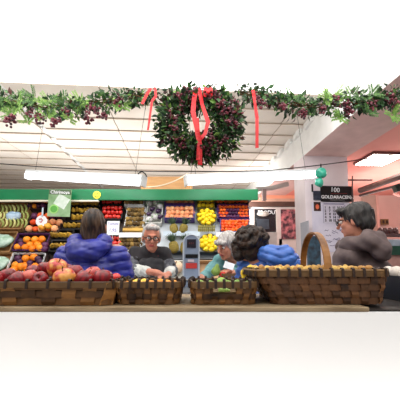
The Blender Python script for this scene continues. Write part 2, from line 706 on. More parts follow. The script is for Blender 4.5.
# tan carton standing on the stall roof, seen between the tube lights
a, b = P(141, 189, 4.34), P(192, 176.5, 4.34)
rz = t_fascia.location.z + (f1.z - f0.z) - 0.02
bm = BM()
w, h = b.x - a.x, b.z - rz
box2(bm, (-w / 2, -0.13, 0), (w / 2, 0.13, h), 0, 0.004)
t = thing('cardboard_box', 'long tan carton on the stall roof between the tube lights', 'box', ((a.x + b.x) / 2, 4.47, rz))
obj('carton', bm, tan, t)
bm = BM()
box2(bm, (-w / 2 - 0.004, -0.03, h), (w / 2 + 0.004, 0.03, h + 0.002))
obj('tape', bm, mat('packing_tape', (180, 140, 96), None, 0.3), t)

# ==================================================================== PRODUCE STAND
ALF = math.radians(60)
SN = Vector((0, -math.sin(ALF), math.cos(ALF)))
SV = Vector((0, math.cos(ALF), math.sin(ALF)))
RIM0 = P(200, 201, 4.42)        # a point of the plane in which the crate rims lie
RD = 0.085                      # crate depth


def onrim(px, py, d=0.0):
    return pix_on(px, py, RIM0 + SN * d, SN)


def stand(px0, px1, m, label, name='produce_stand'):
    top = RIM0 + SV * 0.12 - SN * (RD + 0.03)
    bot = onrim(200, 283) - SN * (RD + 0.03)
    x0, x1 = onrim(px0, 230).x, onrim(px1, 230).x
    t = thing(name, label, 'stand', ((x0 + x1) / 2, bot.y, 0))
    w = x1 - x0
    bm = BM()
    c = (top + bot) / 2
    box(bm, (0, c.y - bot.y, c.z), (w, (top - bot).length, 0.03), Matrix.Rotation(ALF, 3, 'X'))
    obj('sloping_back', bm, m, t)
    for s in (-1, 1):
        bm = BM()
        box2(bm, (s * (w / 2 - 0.03) - 0.025, top.y - bot.y + 0.03, 0), (s * (w / 2 - 0.03) + 0.025, top.y - bot.y + 0.08, top.z))
        obj('leg', bm, m, t)
        bm = BM()
        box2(bm, (s * (w / 2 - 0.03) - 0.025, -0.02, 0), (s * (w / 2 - 0.03) + 0.025, 0.03, bot.z))
        obj('leg', bm, m, t)
    bm = BM()
    box2(bm, (-w / 2, -0.14, bot.z - 0.05), (w / 2, 0.05, bot.z - 0.02))
    obj('bottom_ledge', bm, m, t)
    return t


dark_wood = mat('dark_stand_wood', (52, 38, 30), (34, 24, 20), 0.6)
greyw = mat('pale_stand', (206, 212, 218), (190, 198, 206), 0.6)
stand(-70, 123, dark_wood, 'dark sloping stand of fruit crates at the left')
st2 = stand(124, 252, greyw, 'pale sloping stand of fruit at the middle of the stall')

# ------------------------------------------------------------ fruit meshes (unit radius ~1, scaled when placed)
def fruit_apple(m):
    bm = BM()
    prof = [(0, -0.72), (0.18, -0.80), (0.42, -0.86), (0.70, -0.70), (0.92, -0.32), (1.0, 0.08), (0.95, 0.42), (0.78, 0.70), (0.5, 0.84), (0.27, 0.80), (0.12, 0.66), (0, 0.58)]
    lathe(bm, prof, 22, 0, lambda a, z: 1 + 0.03 * math.sin(5 * a) * (1 if z < 0 else 0.4))
    return mesh_from(bm, 'apple', m, True)


def fruit_stem(m, h=0.55, z=0.6):
    bm = BM()
    tube(bm, [(0, 0, z), (0.02, 0, z + h * 0.5), (0.1, 0.03, z + h)], [0.05, 0.045, 0.065], 6)
    return mesh_from(bm, 'stem', m)


def fruit_round(name, m, flat=0.92, dim=0.1, seg=16):
    bm = BM()
    prof = []
    for i in range(11):
        a = -PI / 2 + PI * i / 10
        r = math.cos(a)
        z = math.sin(a) * flat
        if i == 10:
            z -= dim
        prof.append((r if 0 < i < 10 else 0, z))
    lathe(bm, prof, seg)
    return mesh_from(bm, name, m, True)


def fruit_calyx(m, z=0.8, r=0.5, n=5):
    bm = BM()
    for k in range(n):
        a = 2 * PI * k / n
        b = a + 0.35
        c = bm.verts.new((0, 0, z + 0.1))
        p1 = bm.verts.new((r * 0.4 * math.cos(a - 0.3), r * 0.4 * math.sin(a - 0.3), z + 0.08))
        p2 = bm.verts.new((r * math.cos(a), r * math.sin(a), z + 0.02))
        p3 = bm.verts.new((r * 0.4 * math.cos(a + 0.3), r * 0.4 * math.sin(a + 0.3), z + 0.08))
        bm.faces.new((c, p1, p2, p3))
    tube(bm, [(0, 0, z), (0, 0, z + 0.35)], 0.06, 5)
    return mesh_from(bm, 'calyx', m)


def fruit_lemon(name, m, l=1.3, tip=0.16):
    bm = BM()
    prof = [(0, -l), (tip, -l + 0.04), (tip * 1.3, -l + 0.18), (0.55, -0.82), (0.85, -0.48), (1, 0), (0.88, 0.46), (0.58, 0.84), (tip * 1.2, l - 0.16), (tip, l - 0.02), (0, l)]
    lathe(bm, prof, 16)
    return mesh_from(bm, name, m, True)


def fruit_pear(name, m):
    bm = BM()
    prof = [(0, -0.95), (0.4, -0.92), (0.8, -0.65), (1, -0.2), (0.9, 0.25), (0.62, 0.7), (0.42, 1.1), (0.3, 1.4), (0.12, 1.5), (0, 1.46)]
    lathe(bm, prof, 16)
    return mesh_from(bm, name, m, True)


def fruit_banana(m):
    bm = BM()
    pts = []
    rr = []
    for i in range(11):
        a = -1.0 + 2.0 * i / 10
        pts.append((2.6 * math.sin(a), 0, 2.6 * (math.cos(a) - 0.75)))
        rr.append([0.14, 0.36, 0.5, 0.56, 0.58, 0.58, 0.57, 0.52, 0.42, 0.2, 0.16][i])
    tube(bm, pts, rr, 8)
    return mesh_from(bm, 'banana', m, True)


leaf_green = mat('calyx_green', (70, 120, 50), (50, 96, 40), 0.6)
stem_brown = mat('stem_brown', (92, 66, 36), None, 0.8)
ME = {}
ME['orange'] = fruit_round('orange', mat('orange_peel', (252, 156, 30), (240, 128, 16), 0.45, 'random', bump=0.15, bscale=30))
ME['red_orange'] = fruit_round('persimmon', mat('persimmon_skin', (244, 112, 34), (226, 78, 28), 0.4, 'random'), 0.8)
ME['tomato'] = fruit_round('tomato', mat('tomato_skin', (230, 66, 50), (206, 40, 34), 0.25, 'random', spec=0.6), 0.85, 0.15)
ME['plum'] = fruit_round('plum', mat('plum_skin', (96, 44, 84), (60, 26, 60), 0.4, 'random'), 1.0)
ME['peach'] = fruit_round('peach', mat('peach_skin', (246, 186, 134), (236, 140, 96), 0.7, 'random', lo=0.2, hi=0.7), 0.95)
ME['kiwi'] = fruit_lemon('kiwi', mat('kiwi_skin', (158, 126, 66), (78, 58, 30), 0.8, 'random', bump=0.3), 1.15, 0.3)
ME['pear'] = fruit_pear('pear', mat('pear_skin', (214, 172, 62), (134, 100, 36), 0.5, 'random', lo=0.15, hi=0.8))
ME['lemon'] = fruit_lemon('lemon', mat('lemon_peel', (255, 226, 40), (244, 206, 26), 0.4, 'random', bump=0.15, bscale=30))
ME['mango'] = fruit_lemon('mango', mat('mango_skin', (246, 196, 70), (236, 150, 50), 0.5, 'random'), 1.25, 0.4)
ME['quince'] = fruit_pear('quince', mat('quince_skin', (248, 222, 66), (236, 200, 48), 0.5, 'random'))
ME['avocado'] = fruit_pear('avocado', mat('green_fruit_skin', (150, 180, 84), (110, 146, 58), 0.5, 'random', bump=0.2))
ME['banana'] = fruit_banana(mat('banana_skin', (216, 214, 140), (160, 172, 92), 0.5, 'random'))
ME['eggplant'] = fruit_pear('aubergine', mat('aubergine_skin', (70, 36, 78), (44, 22, 54), 0.25, spec=0.6))
ME['tomato_calyx'] = fruit_calyx(leaf_green)
ME['pear_stem'] = fruit_stem(stem_brown, 0.5, 1.4)
ME['egg_calyx'] = fruit_calyx(leaf_green, 1.36, 0.55)
KN = {'red_orange': ('persimmon', 'persimmon'), 'eggplant': ('aubergine', 'aubergine')}


def put(kind, loc, rot, scale, label, group, kids=()):
    nm = KN.get(kind, (kind, kind))
    o = link(nm[0], ME[kind], None, loc, rot, scale)
    tag(o, label, nm[1], group)
    for n, k in kids:
        link(n, ME[k], o)
    return o


# ------------------------------------------------------------ crates
def crate(x0, y0, x1, y1, m, label, cat='crate', liner=None, depth=RD, slats=True, name='fruit_crate'):
    cx, cy = (x0 + x1) / 2, (y0 + y1) / 2
    c = onrim(cx, cy)
    a = onrim(cx, y0)
    b = onrim(cx, y1)
    L = (a - b).length - 0.004
    c = (a + b) / 2
    w = (x1 - x0) * c.y / F - 0.004
    t = thing(name, label, cat, c, (ALF, 0, 0))
    bm = BM()
    box2(bm, (-w / 2, -L / 2, -depth), (w / 2, L / 2, -depth + 0.008))
    obj('base', bm, m, t)
    th = 0.009
    for s in (-1, 1):
        bm = BM()
        if slats:
            for z0 in (0.0, 0.5):
                box2(bm, (-w / 2, s * L / 2 - (th if s > 0 else 0), -depth * (1 - z0)), (w / 2, s * L / 2 + (0 if s > 0 else th), -depth * (1 - z0) + depth * 0.44))
        else:
            box2(bm, (-w / 2, s * L / 2 - (th if s > 0 else 0), -depth), (w / 2, s * L / 2 + (0 if s > 0 else th), 0))
        obj('long_side', bm, m, t)
        bm = BM()
        box2(bm, (s * w / 2 - (th if s > 0 else 0), -L / 2, -depth), (s * w / 2 + (0 if s > 0 else th), L / 2, 0.0))
        obj('end_panel', bm, m, t)
    if liner:
        bm = BM()
        n = 18
        for s in (-1, 1):
            pts = [Vector((-w / 2 + 0.012 + (w - 0.024) * i / n, s * (L / 2 - 0.012) + 0.004 * math.sin(i * 2.1), 0.004)) for i in range(n + 1)]
            ribbon(bm, pts, [(0, 1, 0)] * (n + 1), [(0, 0, 0.04)] * (n + 1), 0.003)
            pts = [Vector((s * (w / 2 - 0.012) + 0.004 * math.sin(i * 1.7), -L / 2 + 0.012 + (L - 0.024) * i / n, 0.004)) for i in range(n + 1)]
            ribbon(bm, pts, [(1, 0, 0)] * (n + 1), [(0, 0, 0.04)] * (n + 1), 0.003)
        obj('paper_liner', bm, liner, t)
    return t, w, L, c


MX = Matrix.Rotation(ALF, 4, 'X')


def fill(cr, kind, nx, ny, label, group, kinds=None, flat=None, rs=1.0, kids=(), jit=0.12, lie=False, sink=0.35):
    t, w, L, c = cr
    r = min(w / nx, L / ny) / 2 * rs
    for j in range(ny):
        off = (0.25 if j % 2 else -0.25) if nx > 2 else 0
        for i in range(nx):
            k = kind
            lb, gr = label, group
            if kinds:
                k, lb, gr = random.choice(kinds)
            lx = ((i + 0.5 + off * 0.5) / nx - 0.5) * (w - 0.02)
            ly = ((j + 0.5) / ny - 0.5) * (L - 0.02)
            q = c + Vector((lx + random.uniform(-1, 1) * r * jit, 0, 0)) + SV * (ly + random.uniform(-1, 1) * r * jit) + SN * (r * (0.0 + random.uniform(-0.1, 0.25)) - sink * r)
            if lie:
                rot = Euler((ALF + random.uniform(-0.2, 0.2), random.uniform(-0.25, 0.25), random.uniform(-0.3, 0.3)))
            else:
                rot = Euler((random.uniform(0.6, 1.3), random.uniform(-0.5, 0.5), random.uniform(0, 6)))
            s = r * random.uniform(0.94, 1.04)
            put(k, q, rot, s, lb, gr, kids)


woodc = mat('crate_wood', (176, 132, 82), (140, 100, 60), 0.7, stretch=(3, 1, 1))
darkc = mat('dark_crate', (66, 44, 40), (42, 28, 28), 0.6)
blackc = mat('black_crate', (30, 28, 30), (22, 20, 22), 0.5)
purplec = mat('purple_crate', (92, 70, 140), (70, 52, 116), 0.6)
whitec = mat('white_crate', (226, 226, 220), (206, 206, 200), 0.6)
purple_p = mat('purple_paper', (110, 60, 120), (84, 44, 100), 0.6)
white_p = mat('white_paper', (240, 242, 244), (232, 234, 238), 0.7)
film = mat('plastic_film', (205, 218, 226), (170, 190, 200), 0.2, spec=0.7, bump=0.4, bscale=20)


def film_bag(px, py, rx, ry, label, seed=0, m=None):
    c = onrim(px, py, 0.02)
    rx *= c.y / F
    ry *= c.y / F
    bm = BM()
    vs = ball(bm, (0, 0, 0), (rx, ry, 0.05), 3)
    for v in vs:
        n = mnoise.noise(v.co * 14 + Vector((seed, 0, 0)))
        v.co += v.co.normalized() * n * 0.03
    o = obj('plastic_bag', bm, m or film, None, c, (ALF, 0, 0), True)
    return tag(o, label, 'bag')


# bananas at far left
c1 = crate(-10, 203, 27, 228, woodc, 'wooden crate of pale bananas under the left end of the green board', liner=None)
for row, py in enumerate((209, 216, 223)):
    for i in range(9):
        px = -6 + i * 3.9 + (row % 2) * 1.5
        if row == 1 and 8 < px < 19:
            continue
        q = onrim(px, py, 0.0)
        put('banana', q, Euler((ALF + 0.2, PI / 2 + random.uniform(-0.3, 0.3), random.uniform(-0.3, 0.3) + PI / 2), 'XYZ'), 0.028,
            'pale yellow green banana in the wooden crate at far left', 'bananas in the left crate')
film_bag(13, 216, 8, 5, 'shiny blue white plastic wrap lying among the bananas', 1,
         mat('blue_film', (196, 214, 232), (150, 180, 206), 0.2, spec=0.7))
c2 = crate(28, 198, 48, 208.5, darkc, 'small dark crate of oranges tucked up under the green board')
fill(c2, 'orange', 4, 2, '', '', kinds=[('orange', 'orange in the dark crate tucked under the green board', 'oranges under the green board'),
                                          ('plum', 'dark plum in the crate tucked under the green board', 'plums under the green board')], rs=1.05)
c3 = crate(28, 212, 62, 232, darkc, 'dark crate of mixed fruit holding a round white tag')
fill(c3, 'peach', 5, 3, '', '', kinds=[('peach', 'peach in the dark crate with the round white tag', 'peaches in the mixed crate'),
                                        ('plum', 'plum in the dark crate with the round white tag', 'plums in the mixed crate'),
                                        ('red_orange', 'persimmon in the dark crate with the round white tag', 'persimmons in the mixed crate')], rs=1.05)
for px, py in ((42, 227.5), (48, 226)):
    put('mango', onrim(px, py, 0.05), (0.3, 1.4, 0.3 + px), 0.042, 'yellow mango lying %s the round white tag' % ('below' if px == 42 else 'right below of'), 'mangoes below the round tag')
c = onrim(41.5, 221, 0.11)
t = thing('price_tag', 'round white price tag on a stick in the mixed fruit crate', 'price tag', c, (0, 0, 0))
bm = BM()
bmesh.ops.create_cone(bm, cap_ends=True, segments=28, radius1=0.075, radius2=0.075, depth=0.008, matrix=Matrix.Rotation(PI / 2, 4, 'X'))
obj('disc', bm, white_p, t)
bm = BM()
box2(bm, (-0.002, -0.004, 0.06), (0.018, 0.004, 0.18))
obj('stick', bm, mat('pale_blue_stick', (200, 214, 226), None, 0.4), t)
bm = BM()
tube(bm, [(-0.03, -0.008, 0.02), (0.0, -0.008, 0.03), (0.02, -0.008, 0.01), (0.0, -0.008, -0.02), (-0.02, -0.008, -0.01)], 0.006, 6)
obj('red_mark', bm, mat('tag_red', (200, 70, 70), None, 0.6), t)
c4 = crate(-12, 232, 14, 251, woodc, 'wooden crate of wrapped greens at the left edge, upper of two')
film_bag(1, 241, 12, 8, 'shiny plastic bag of pale greens in the upper left crate', 3, mat('green_film', (176, 200, 186), (120, 160, 130), 0.25, spec=0.7, scale=14))
c5 = crate(14.5, 234, 49, 251, darkc, 'dark crate of oranges and purple plums, upper of the two at left', liner=purple_p)
for px, py in ((27, 239.5), (35, 239.7), (42, 239.3), (30, 245), (37.5, 244.8), (18, 247), (25.5, 247.5), (32.5, 248.6), (40, 248)):
    put('orange', onrim(px, py, 0.0), (random.random(), random.random(), 0), 0.048, 'orange in the upper dark crate at left', 'oranges in the upper left crate')
for px, py in ((21, 241.5), (45, 245), (21, 245), (45, 249)):
    put('plum', onrim(px, py, 0.0), (random.random(), random.random(), 0), 0.042, 'purple plum in the upper crate of oranges at left', 'plums in the upper left crate')
c6 = crate(9, 253.5, 44, 273, darkc, 'dark crate of oranges and plums just above the heaped apples', liner=white_p)
for px, py, k in ((16, 265, 'orange'), (21.5, 266.5, 'orange'), (26, 258.5, 'orange'), (34, 257.5, 'orange'), (25, 266, 'orange'), (35.5, 266.5, 'orange'), (40, 262, 'plum'),
                  (18, 258.5, 'plum'), (30, 263.5, 'plum'), (30.5, 267, 'plum'), (38, 259, 'plum'), (20, 262, 'plum'), (14, 270, 'orange'), (28, 271, 'orange')):
    put(k, onrim(px, py, 0.0), (random.random(), random.random(), 0), 0.05 if k == 'orange' else 0.042,
        '%s in the lower dark crate above the heaped apples' % ('orange' if k == 'orange' else 'purple plum'), '%ss in the lower left crate' % k)
c7 = crate(-14, 253, 8.5, 275, woodc, 'wooden crate of wrapped greens at the left edge, lower of two')
film_bag(-2, 263, 10, 8, 'shiny plastic bag of pale greens in the lower left crate', 5, mat('green_film', (176, 200, 186)))
# pears in dark stepped trays
for i, (x0, y0, x1, y1, nx) in enumerate(((71, 199.5, 100, 206.5, 7), (71, 206.5, 100, 213.5, 7), (71, 213.5, 100, 221, 6), (63, 221, 100, 229, 8), (50, 229.5, 73, 240, 5), (50, 240, 73, 251, 5))):
    nm = ['topmost', 'second', 'third', 'fourth', 'fifth', 'lowest'][i]
    cr = crate(x0, y0, x1, y1, blackc, 'black tray of golden pears, %s of the column behind the green card' % nm, 'tray', name='fruit_tray')
    fill(cr, 'pear', nx, 1, 'golden brown pear in the %s black pear tray' % nm, 'pears in the %s black tray' % nm, rs=1.2, sink=0.1, kids=[('stem', 'pear_stem')] if i < 0 else (), lie=True)
# tomatoes
for i, (x0, y0, x1, y1, nx, ny) in enumerate(((101, 198, 123, 204.5, 5, 1), (101, 205, 123, 219, 5, 3), (103, 235, 122, 251, 4, 3))):
    nm = ['crate squeezed under the green board', 'crate above the handwritten white card', 'crate below the handwritten white card'][i]
    cr = crate(x0, y0, x1, y1, blackc, 'black %s, full of red tomatoes' % nm)
    fill(cr, 'tomato', nx, ny, 'red tomato in the black %s' % nm, 'tomatoes in the ' + nm, rs=1.12)
# price card
c = onrim(113, 228, 0.10)
t = thing('price_card', 'white handwritten price card between two tomato crates', 'price card', c, (math.radians(-8) + 0, 0, 0))
w, h = 12.5 * c.y / F, 14.5 * c.y / F
bm = BM()
box(bm, (0, 0, 0), (w, 0.004, h))
obj('card', bm, white_p, t)
ink = mat('blue_ink', (120, 110, 190), None, 0.7)
link('lettering', text_mesh('Tomate', 0.045, ink), t, (0, -0.004, h * 0.30), (PI / 2, 0, 0))
link('lettering', text_mesh('1,95', 0.06, ink), t, (0.0, -0.004, -0.03), (PI / 2, 0.1, 0))
bm = BM()
tube(bm, [(0, 0.004, -h / 2), (0, 0.03, -h / 2 - 0.06)], 0.004, 6)
obj('stick', bm, white_p, t)
# kiwis
for i, (x0, y0, x1, y1, nx, ny) in enumerate(((124.5, 198, 145, 206, 4, 1), (125, 207, 145, 231.5, 5, 5), (118, 237, 142, 252, 6, 3))):
    nm = ['white box squeezed under the green board', 'tall box with the yellow wooden front', 'white box behind the grey haired seller'][i]
    cr = crate(x0, y0, x1, y1, whitec, '%s, full of brown kiwis' % nm, 'box', slats=False, liner=white_p, name='fruit_box')
    if i == 1:
        t, w, L, cc = cr
        bm = BM()
        box2(bm, (-w / 2, -L / 2 - 0.008, -0.06), (w / 2, -L / 2 + 0.035, 0.03))
        obj('front_board', bm, mat('yellow_wood', (206, 164, 74), (190, 146, 60), 0.6), t)
    fill(cr, 'kiwi', nx, ny, 'brown kiwi in the ' + nm, 'kiwis in the ' + nm, rs=1.3, sink=0.1)
# aubergines and cauliflower
cr = crate(146.5, 198, 163, 223, whitec, 'white crate of aubergines and cauliflowers behind the seller', slats=False)
for px, py, k in ((149, 203, 'w'), (156, 202, 'w'), (160, 206, 'w'), (152, 209, 'e'), (158, 211, 'e'), (149, 214, 'e'), (155, 217, 'w'), (160, 217, 'e'), (149.5, 219.5, 'w')):
    if k == 'e':
        put('eggplant', onrim(px, py, 0.0), (ALF + 0.1, random.uniform(-0.5, 0.5), 1.4 + random.uniform(-0.5, 0.5)), 0.036, 'dark purple aubergine in the white crate behind the seller', 'aubergines in the white crate', [('calyx', 'egg_calyx')])
    else:
        if 'cauli' not in ME:
            bm = BM()
            vs = ball(bm, (0, 0, 0), 1.0, 3)
            for v in vs:
                v.co *= 1 + 0.16 * mnoise.noise(v.co * 4)
            ME['cauli'] = mesh_from(bm, 'cauliflower', mat('cauliflower', (232, 228, 222), (206, 202, 208), 0.8), True)
            bm = BM()
            for k2 in range(7):
                a = k2 * 2 * PI / 7
                b0 = [bm.verts.new(Vector((math.cos(a + d) * q, math.sin(a + d) * q, z))) for d, q, z in ((-.3, .6, -.8), (.3, .6, -.8), (.4, 1.1, 0), (0, 1.15, .3), (-.4, 1.1, 0))]
                bm.faces.new(b0)
            ME['cauli_leaf'] = mesh_from(bm, 'leaf_wrap', mat('cauli_green', (150, 186, 140), (120, 160, 110), 0.7))
        o = link('cauliflower', ME['cauli'], None, onrim(px, py, 0.0), (ALF * 0.7, 0, px), 0.045)
        tag(o, 'white cauliflower in the white crate of aubergines', 'cauliflower', 'cauliflowers in the white crate')
        link('leaf_wrap', ME['cauli_leaf'], o)
# peaches
cr = crate(164.5, 197, 195, 205, purplec, 'purple crate of peaches squeezed under the green board', liner=purple_p)
fill(cr, 'peach', 6, 1, 'peach in the purple crate under the green board', 'peaches in the upper purple crate', rs=1.1)
cr = crate(164.5, 205.5, 195, 219.5, purplec, 'purple crate of pale peaches above the pineapples', liner=mat('blue_purple_paper', (96, 90, 170), (76, 66, 146), 0.6))
fill(cr, 'peach', 6, 3, 'pale peach in the purple crate above the pineapples', 'peaches in the lower purple crate', rs=1.15)
# pineapples
bm = BM()
prof = [(0, -1.35), (0.5, -1.3), (0.85, -0.95), (1.0, -0.4), (1.0, 0.3), (0.88, 0.9), (0.6, 1.2), (0, 1.3)]
pp = []
for i in range(29):
    q = i / 28 * (len(prof) - 1)
    k = min(int(q), len(prof) - 2)
    pp.append((prof[k][0] + (prof[k + 1][0] - prof[k][0]) * (q - k), prof[k][1] + (prof[k + 1][1] - prof[k][1]) * (q - k)))
lathe(bm, pp, 32, 0, lambda a, z: 1 + 0.09 * abs(math.sin(4 * a + z * 5)) * abs(math.sin(4 * a - z * 5)))
ME['pineapple'] = mesh_from(bm, 'pineapple', mat('pineapple_skin', (172, 150, 66), (104, 92, 44), 0.7, scale=9), True)
bm = BM()
for k in range(34):
    a = k * 2.4
    tier = k / 34
    L = 1.3 + 0.9 * (1 - abs(tier - 0.5))
    out = 1.1 * (1 - tier) + 0.1
    base = Vector((0.25 * math.cos(a), 0.25 * math.sin(a), 1.15 + 0.2 * tier))
    d = Vector((math.cos(a) * out, math.sin(a) * out, 1)).normalized()
    sd = Vector((-math.sin(a), math.cos(a), 0)) * 0.17
    m1 = base + d * L * 0.5
    tip = base + d * L + Vector((math.cos(a), math.sin(a), -0.3)) * 0.3 * out
    v = [bm.verts.new(x) for x in (base - sd, base + sd, m1 + sd * 0.9, m1 - sd * 0.9, tip)]
    bm.faces.new((v[0], v[1], v[2], v[3]))
    bm.faces.new((v[3], v[2], v[4]))
ME['pine_crown'] = mesh_from(bm, 'leaf_crown', mat('pineapple_leaf', (98, 122, 96), (56, 80, 64), 0.6, 'island'))
for i, (px, py, s) in enumerate(((174, 229, 0.055), (183.5, 229, 0.055), (174, 247, 0.06), (185, 247.5, 0.06))):
    o = link('pineapple', ME['pineapple'], None, onrim(px, py, 0.0), (0.25, random.uniform(-0.1, 0.1), px), s)
    tag(o, '%s pineapple of the %s row behind the scale' % (['left', 'right'][i % 2], ['upper', 'lower'][i // 2]), 'pineapple', 'pineapples behind the scale')
    link('leaf_crown', ME['pine_crown'], o)


# round baskets of lemons
def round_basket(px, py, rpx, rpy, m, label):
    c = onrim(px, py)
    r = rpx * c.y / F
    t = thing('fruit_basket', label, 'basket', c, (ALF, 0, 0))
    sy = (onrim(px, py - rpy) - onrim(px, py + rpy)).length / 2 / r
    bm = BM()
    n = 36
    for row in range(4):
        z = -0.012 - 0.018 * row
        rr = r * (1 - 0.06 * row)
        pts, nr, wd = [], [], []
        for k in range(n):
            a = 2 * PI * k / n
            o_ = 0.004 if (k + row) % 2 else -0.004
            pts.append(((rr + o_) * math.cos(a), (rr + o_) * math.sin(a) * sy, z))
            nr.append((math.cos(a), math.sin(a), 0))
            wd.append((0, 0, 0.017))
        ribbon(bm, pts, nr, wd, 0.004, True)
    obj('woven_side', bm, m, t)
    bm = BM()
    tube(bm, [(r * 1.01 * math.cos(2 * PI * k / 36), r * 1.01 * math.sin(2 * PI * k / 36) * sy, 0) for k in range(37)], 0.009, 8)
    obj('rim', bm, mat('basket_rim_dark', (96, 84, 36), (70, 60, 28), 0.6), t, smooth=True)
    bm = BM()
    lathe(bm, [(0, -0.08), (r * 0.8, -0.08), (r * 0.8, -0.074), (0, -0.074)], 24)
    bmesh.ops.scale(bm, vec=(1, sy, 1), verts=bm.verts[:])
    obj('base', bm, m, t)
    return t, r, r * sy, c


wick = mat('green_wicker', (170, 160, 84), (120, 112, 56), 0.6, 'island')
cr = crate(197, 197.5, 215, 208, mat('olive_crate', (150, 140, 60), (120, 112, 50), 0.6), 'olive crate of lemons squeezed under the green board')
fill(cr, 'lemon', 4, 2, 'lemon in the olive crate under the green board', 'lemons under the green board', rs=1.0)
for j, (px, py, rx, ry, nm) in enumerate(((206.5, 217, 9.8, 8.5, 'upper'), (209.5, 243, 10.5, 8.8, 'lower'))):
    t, r, r2, c = round_basket(px, py, rx, ry, wick, '%s of the two round wicker baskets of lemons' % nm)
    for ring, nn in ((0, 1), (0.42, 6), (0.78, 9)):
        for k in range(nn):
            a = 2 * PI * k / nn + ring
            q = c + Vector((r * ring * math.cos(a), 0, 0)) + SV * (r2 * ring * math.sin(a)) + SN * (0.025 * (1 - ring))
            put('lemon', q, (random.uniform(0, 3), random.uniform(0, 3), random.uniform(0, 3)), 0.034,
                'yellow lemon in the %s round wicker basket' % nm, 'lemons in the %s round basket' % nm)
    if j == 0:
        bm = BM()
        w = rx * 1.7 * c.y / F
        q = onrim(px, 228.5, 0.03) - c
        for k in range(9):
            box(bm, (-w / 2 + w * (k + 0.5) / 9, 0, 0), (w / 9 * 0.8, 0.012, 0.085))
        box(bm, (0, -0.008, 0.02), (w, 0.008, 0.016))
        box(bm, (0, -0.008, -0.02), (w, 0.008, 0.016))
        R = Matrix.Rotation(-ALF, 3, 'X')
        obj('woven_front', bm, wick, t, R @ q, (-ALF, 0, 0))
# reds at right
cr = crate(215, 197, 249, 204, darkc, 'dark crate of persimmons squeezed under the right end of the green board')
fill(cr, 'red_orange', 8, 1, 'persimmon in the topmost dark crate at right', 'persimmons in the topmost right crate', rs=1.15)
cr = crate(217, 204.5, 249.5, 218.5, purplec, 'purple crate of plums among persimmons, right of the lemons', liner=purple_p)
for j in range(4):
    for i in range(9):
        px, py = 220 + i * 3.3 + (j % 2) * 1.2, 206.8 + j * 3.2
        k = 'plum' if abs(px - 233) < 6 and 0 < j else 'red_orange'
        put(k, onrim(px, py, -0.005), (0.9, random.uniform(-0.3, 0.3), 0), 0.026,
            '%s in the purple crate right of the lemons' % KN.get(k, (k,))[0], '%ss in the purple crate' % KN.get(k, (k,))[0])
cr = crate(220, 219, 249.5, 231.5, purplec, 'purple crate of small oranges, lowest at right of the lemons')
fill(cr, 'red_orange', 8, 4, 'small bright persimmon in the lowest purple crate at right', 'persimmons in the lowest right crate', rs=1.2)

# white rails / cards on the pale stand
def shelf_card(x0, y0, x1, y1, m, name, label, cat, d=0.06):
    c = onrim((x0 + x1) / 2, (y0 + y1) / 2, d)
    w, h = (x1 - x0) * c.y / F, (y1 - y0) * c.y / F
    t = bpy.data.objects.new(name, None)
    bm = BM()
    box(bm, (0, 0, 0), (w, 0.01, h), None, 0, 0.002)
    o = obj(name, bm, m, None, c, (math.radians(-10), 0, 0))
    return tag(o, label, cat)


shelf_card(119, 232.5, 142, 237.5, white_p, 'shelf_edge', 'white shelf edge between the two lower kiwi boxes', 'shelf edge')
shelf_card(163, 231, 200, 236, mat('pale_blue_edge', (206, 220, 232), (196, 210, 222), 0.5), 'shelf_edge', 'pale blue shelf edge between the rows of pineapples', 'shelf edge', 0.0)
shelf_card(216, 232, 249, 237, white_p, 'shelf_edge', 'white shelf edge under the lowest persimmon crate', 'shelf edge')
greyt = mat('grey_tray', (96, 102, 108), (80, 86, 92), 0.5)
cr = crate(165, 250.5, 184, 259, greyt, 'grey tray below the pineapples left of the scale', 'tray', slats=False, name='fruit_tray')
cr = crate(199, 251, 222, 259, greyt, 'grey tray below the lemons right of the scale', 'tray', slats=False, name='fruit_tray')
cr = crate(166, 260, 186, 279, whitec, 'white box with a pale round squash left of the scale', 'box', slats=False, name='fruit_box')
bm = BM()
lathe(bm, [(0, -0.75), (0.3, -0.78), (0.7, -0.6), (0.95, -0.2), (1, 0.1), (0.9, 0.45), (0.6, 0.7), (0.2, 0.72), (0, 0.62)], 40, 0, lambda a, z: 1 + 0.05 * abs(math.sin(5 * a)))
o = tag(obj('squash', bm, mat('pale_squash', (236, 208, 180), (222, 190, 160), 0.6), None, onrim(176, 267.5, 0.0), (0.5, 0, 0), True), 'pale round squash in the white box left of the scale', 'squash')
o.scale = (0.09,) * 3
bm = BM()
tube(bm, [(0, 0, 0.62), (0.03, 0, 0.8), (0.1, 0.02, 0.95)], [0.1, 0.07, 0.08], 8)
obj('stem', bm, stem_brown, o)
cr = crate(199, 260, 222, 279, mat('cardboard', (206, 172, 134), (190, 156, 118), 0.8), 'tan cardboard box right of the scale', 'box', slats=False, name='fruit_box')
bm = BM()
c = onrim(161, 256, 0.06)
for k in range(3):
    box(bm, (0, 0, 0.03 - 0.05 * k), (0.1, 0.08, 0.045), Matrix.Rotation(0.1 * k, 3, 'Z'), 0, 0.012)
tag(obj('bread_stack', bm, mat('pale_pink_pack', (236, 200, 180), (220, 176, 156), 0.6), None, c), 'stack of pale pink packs beside the seller', 'packs')

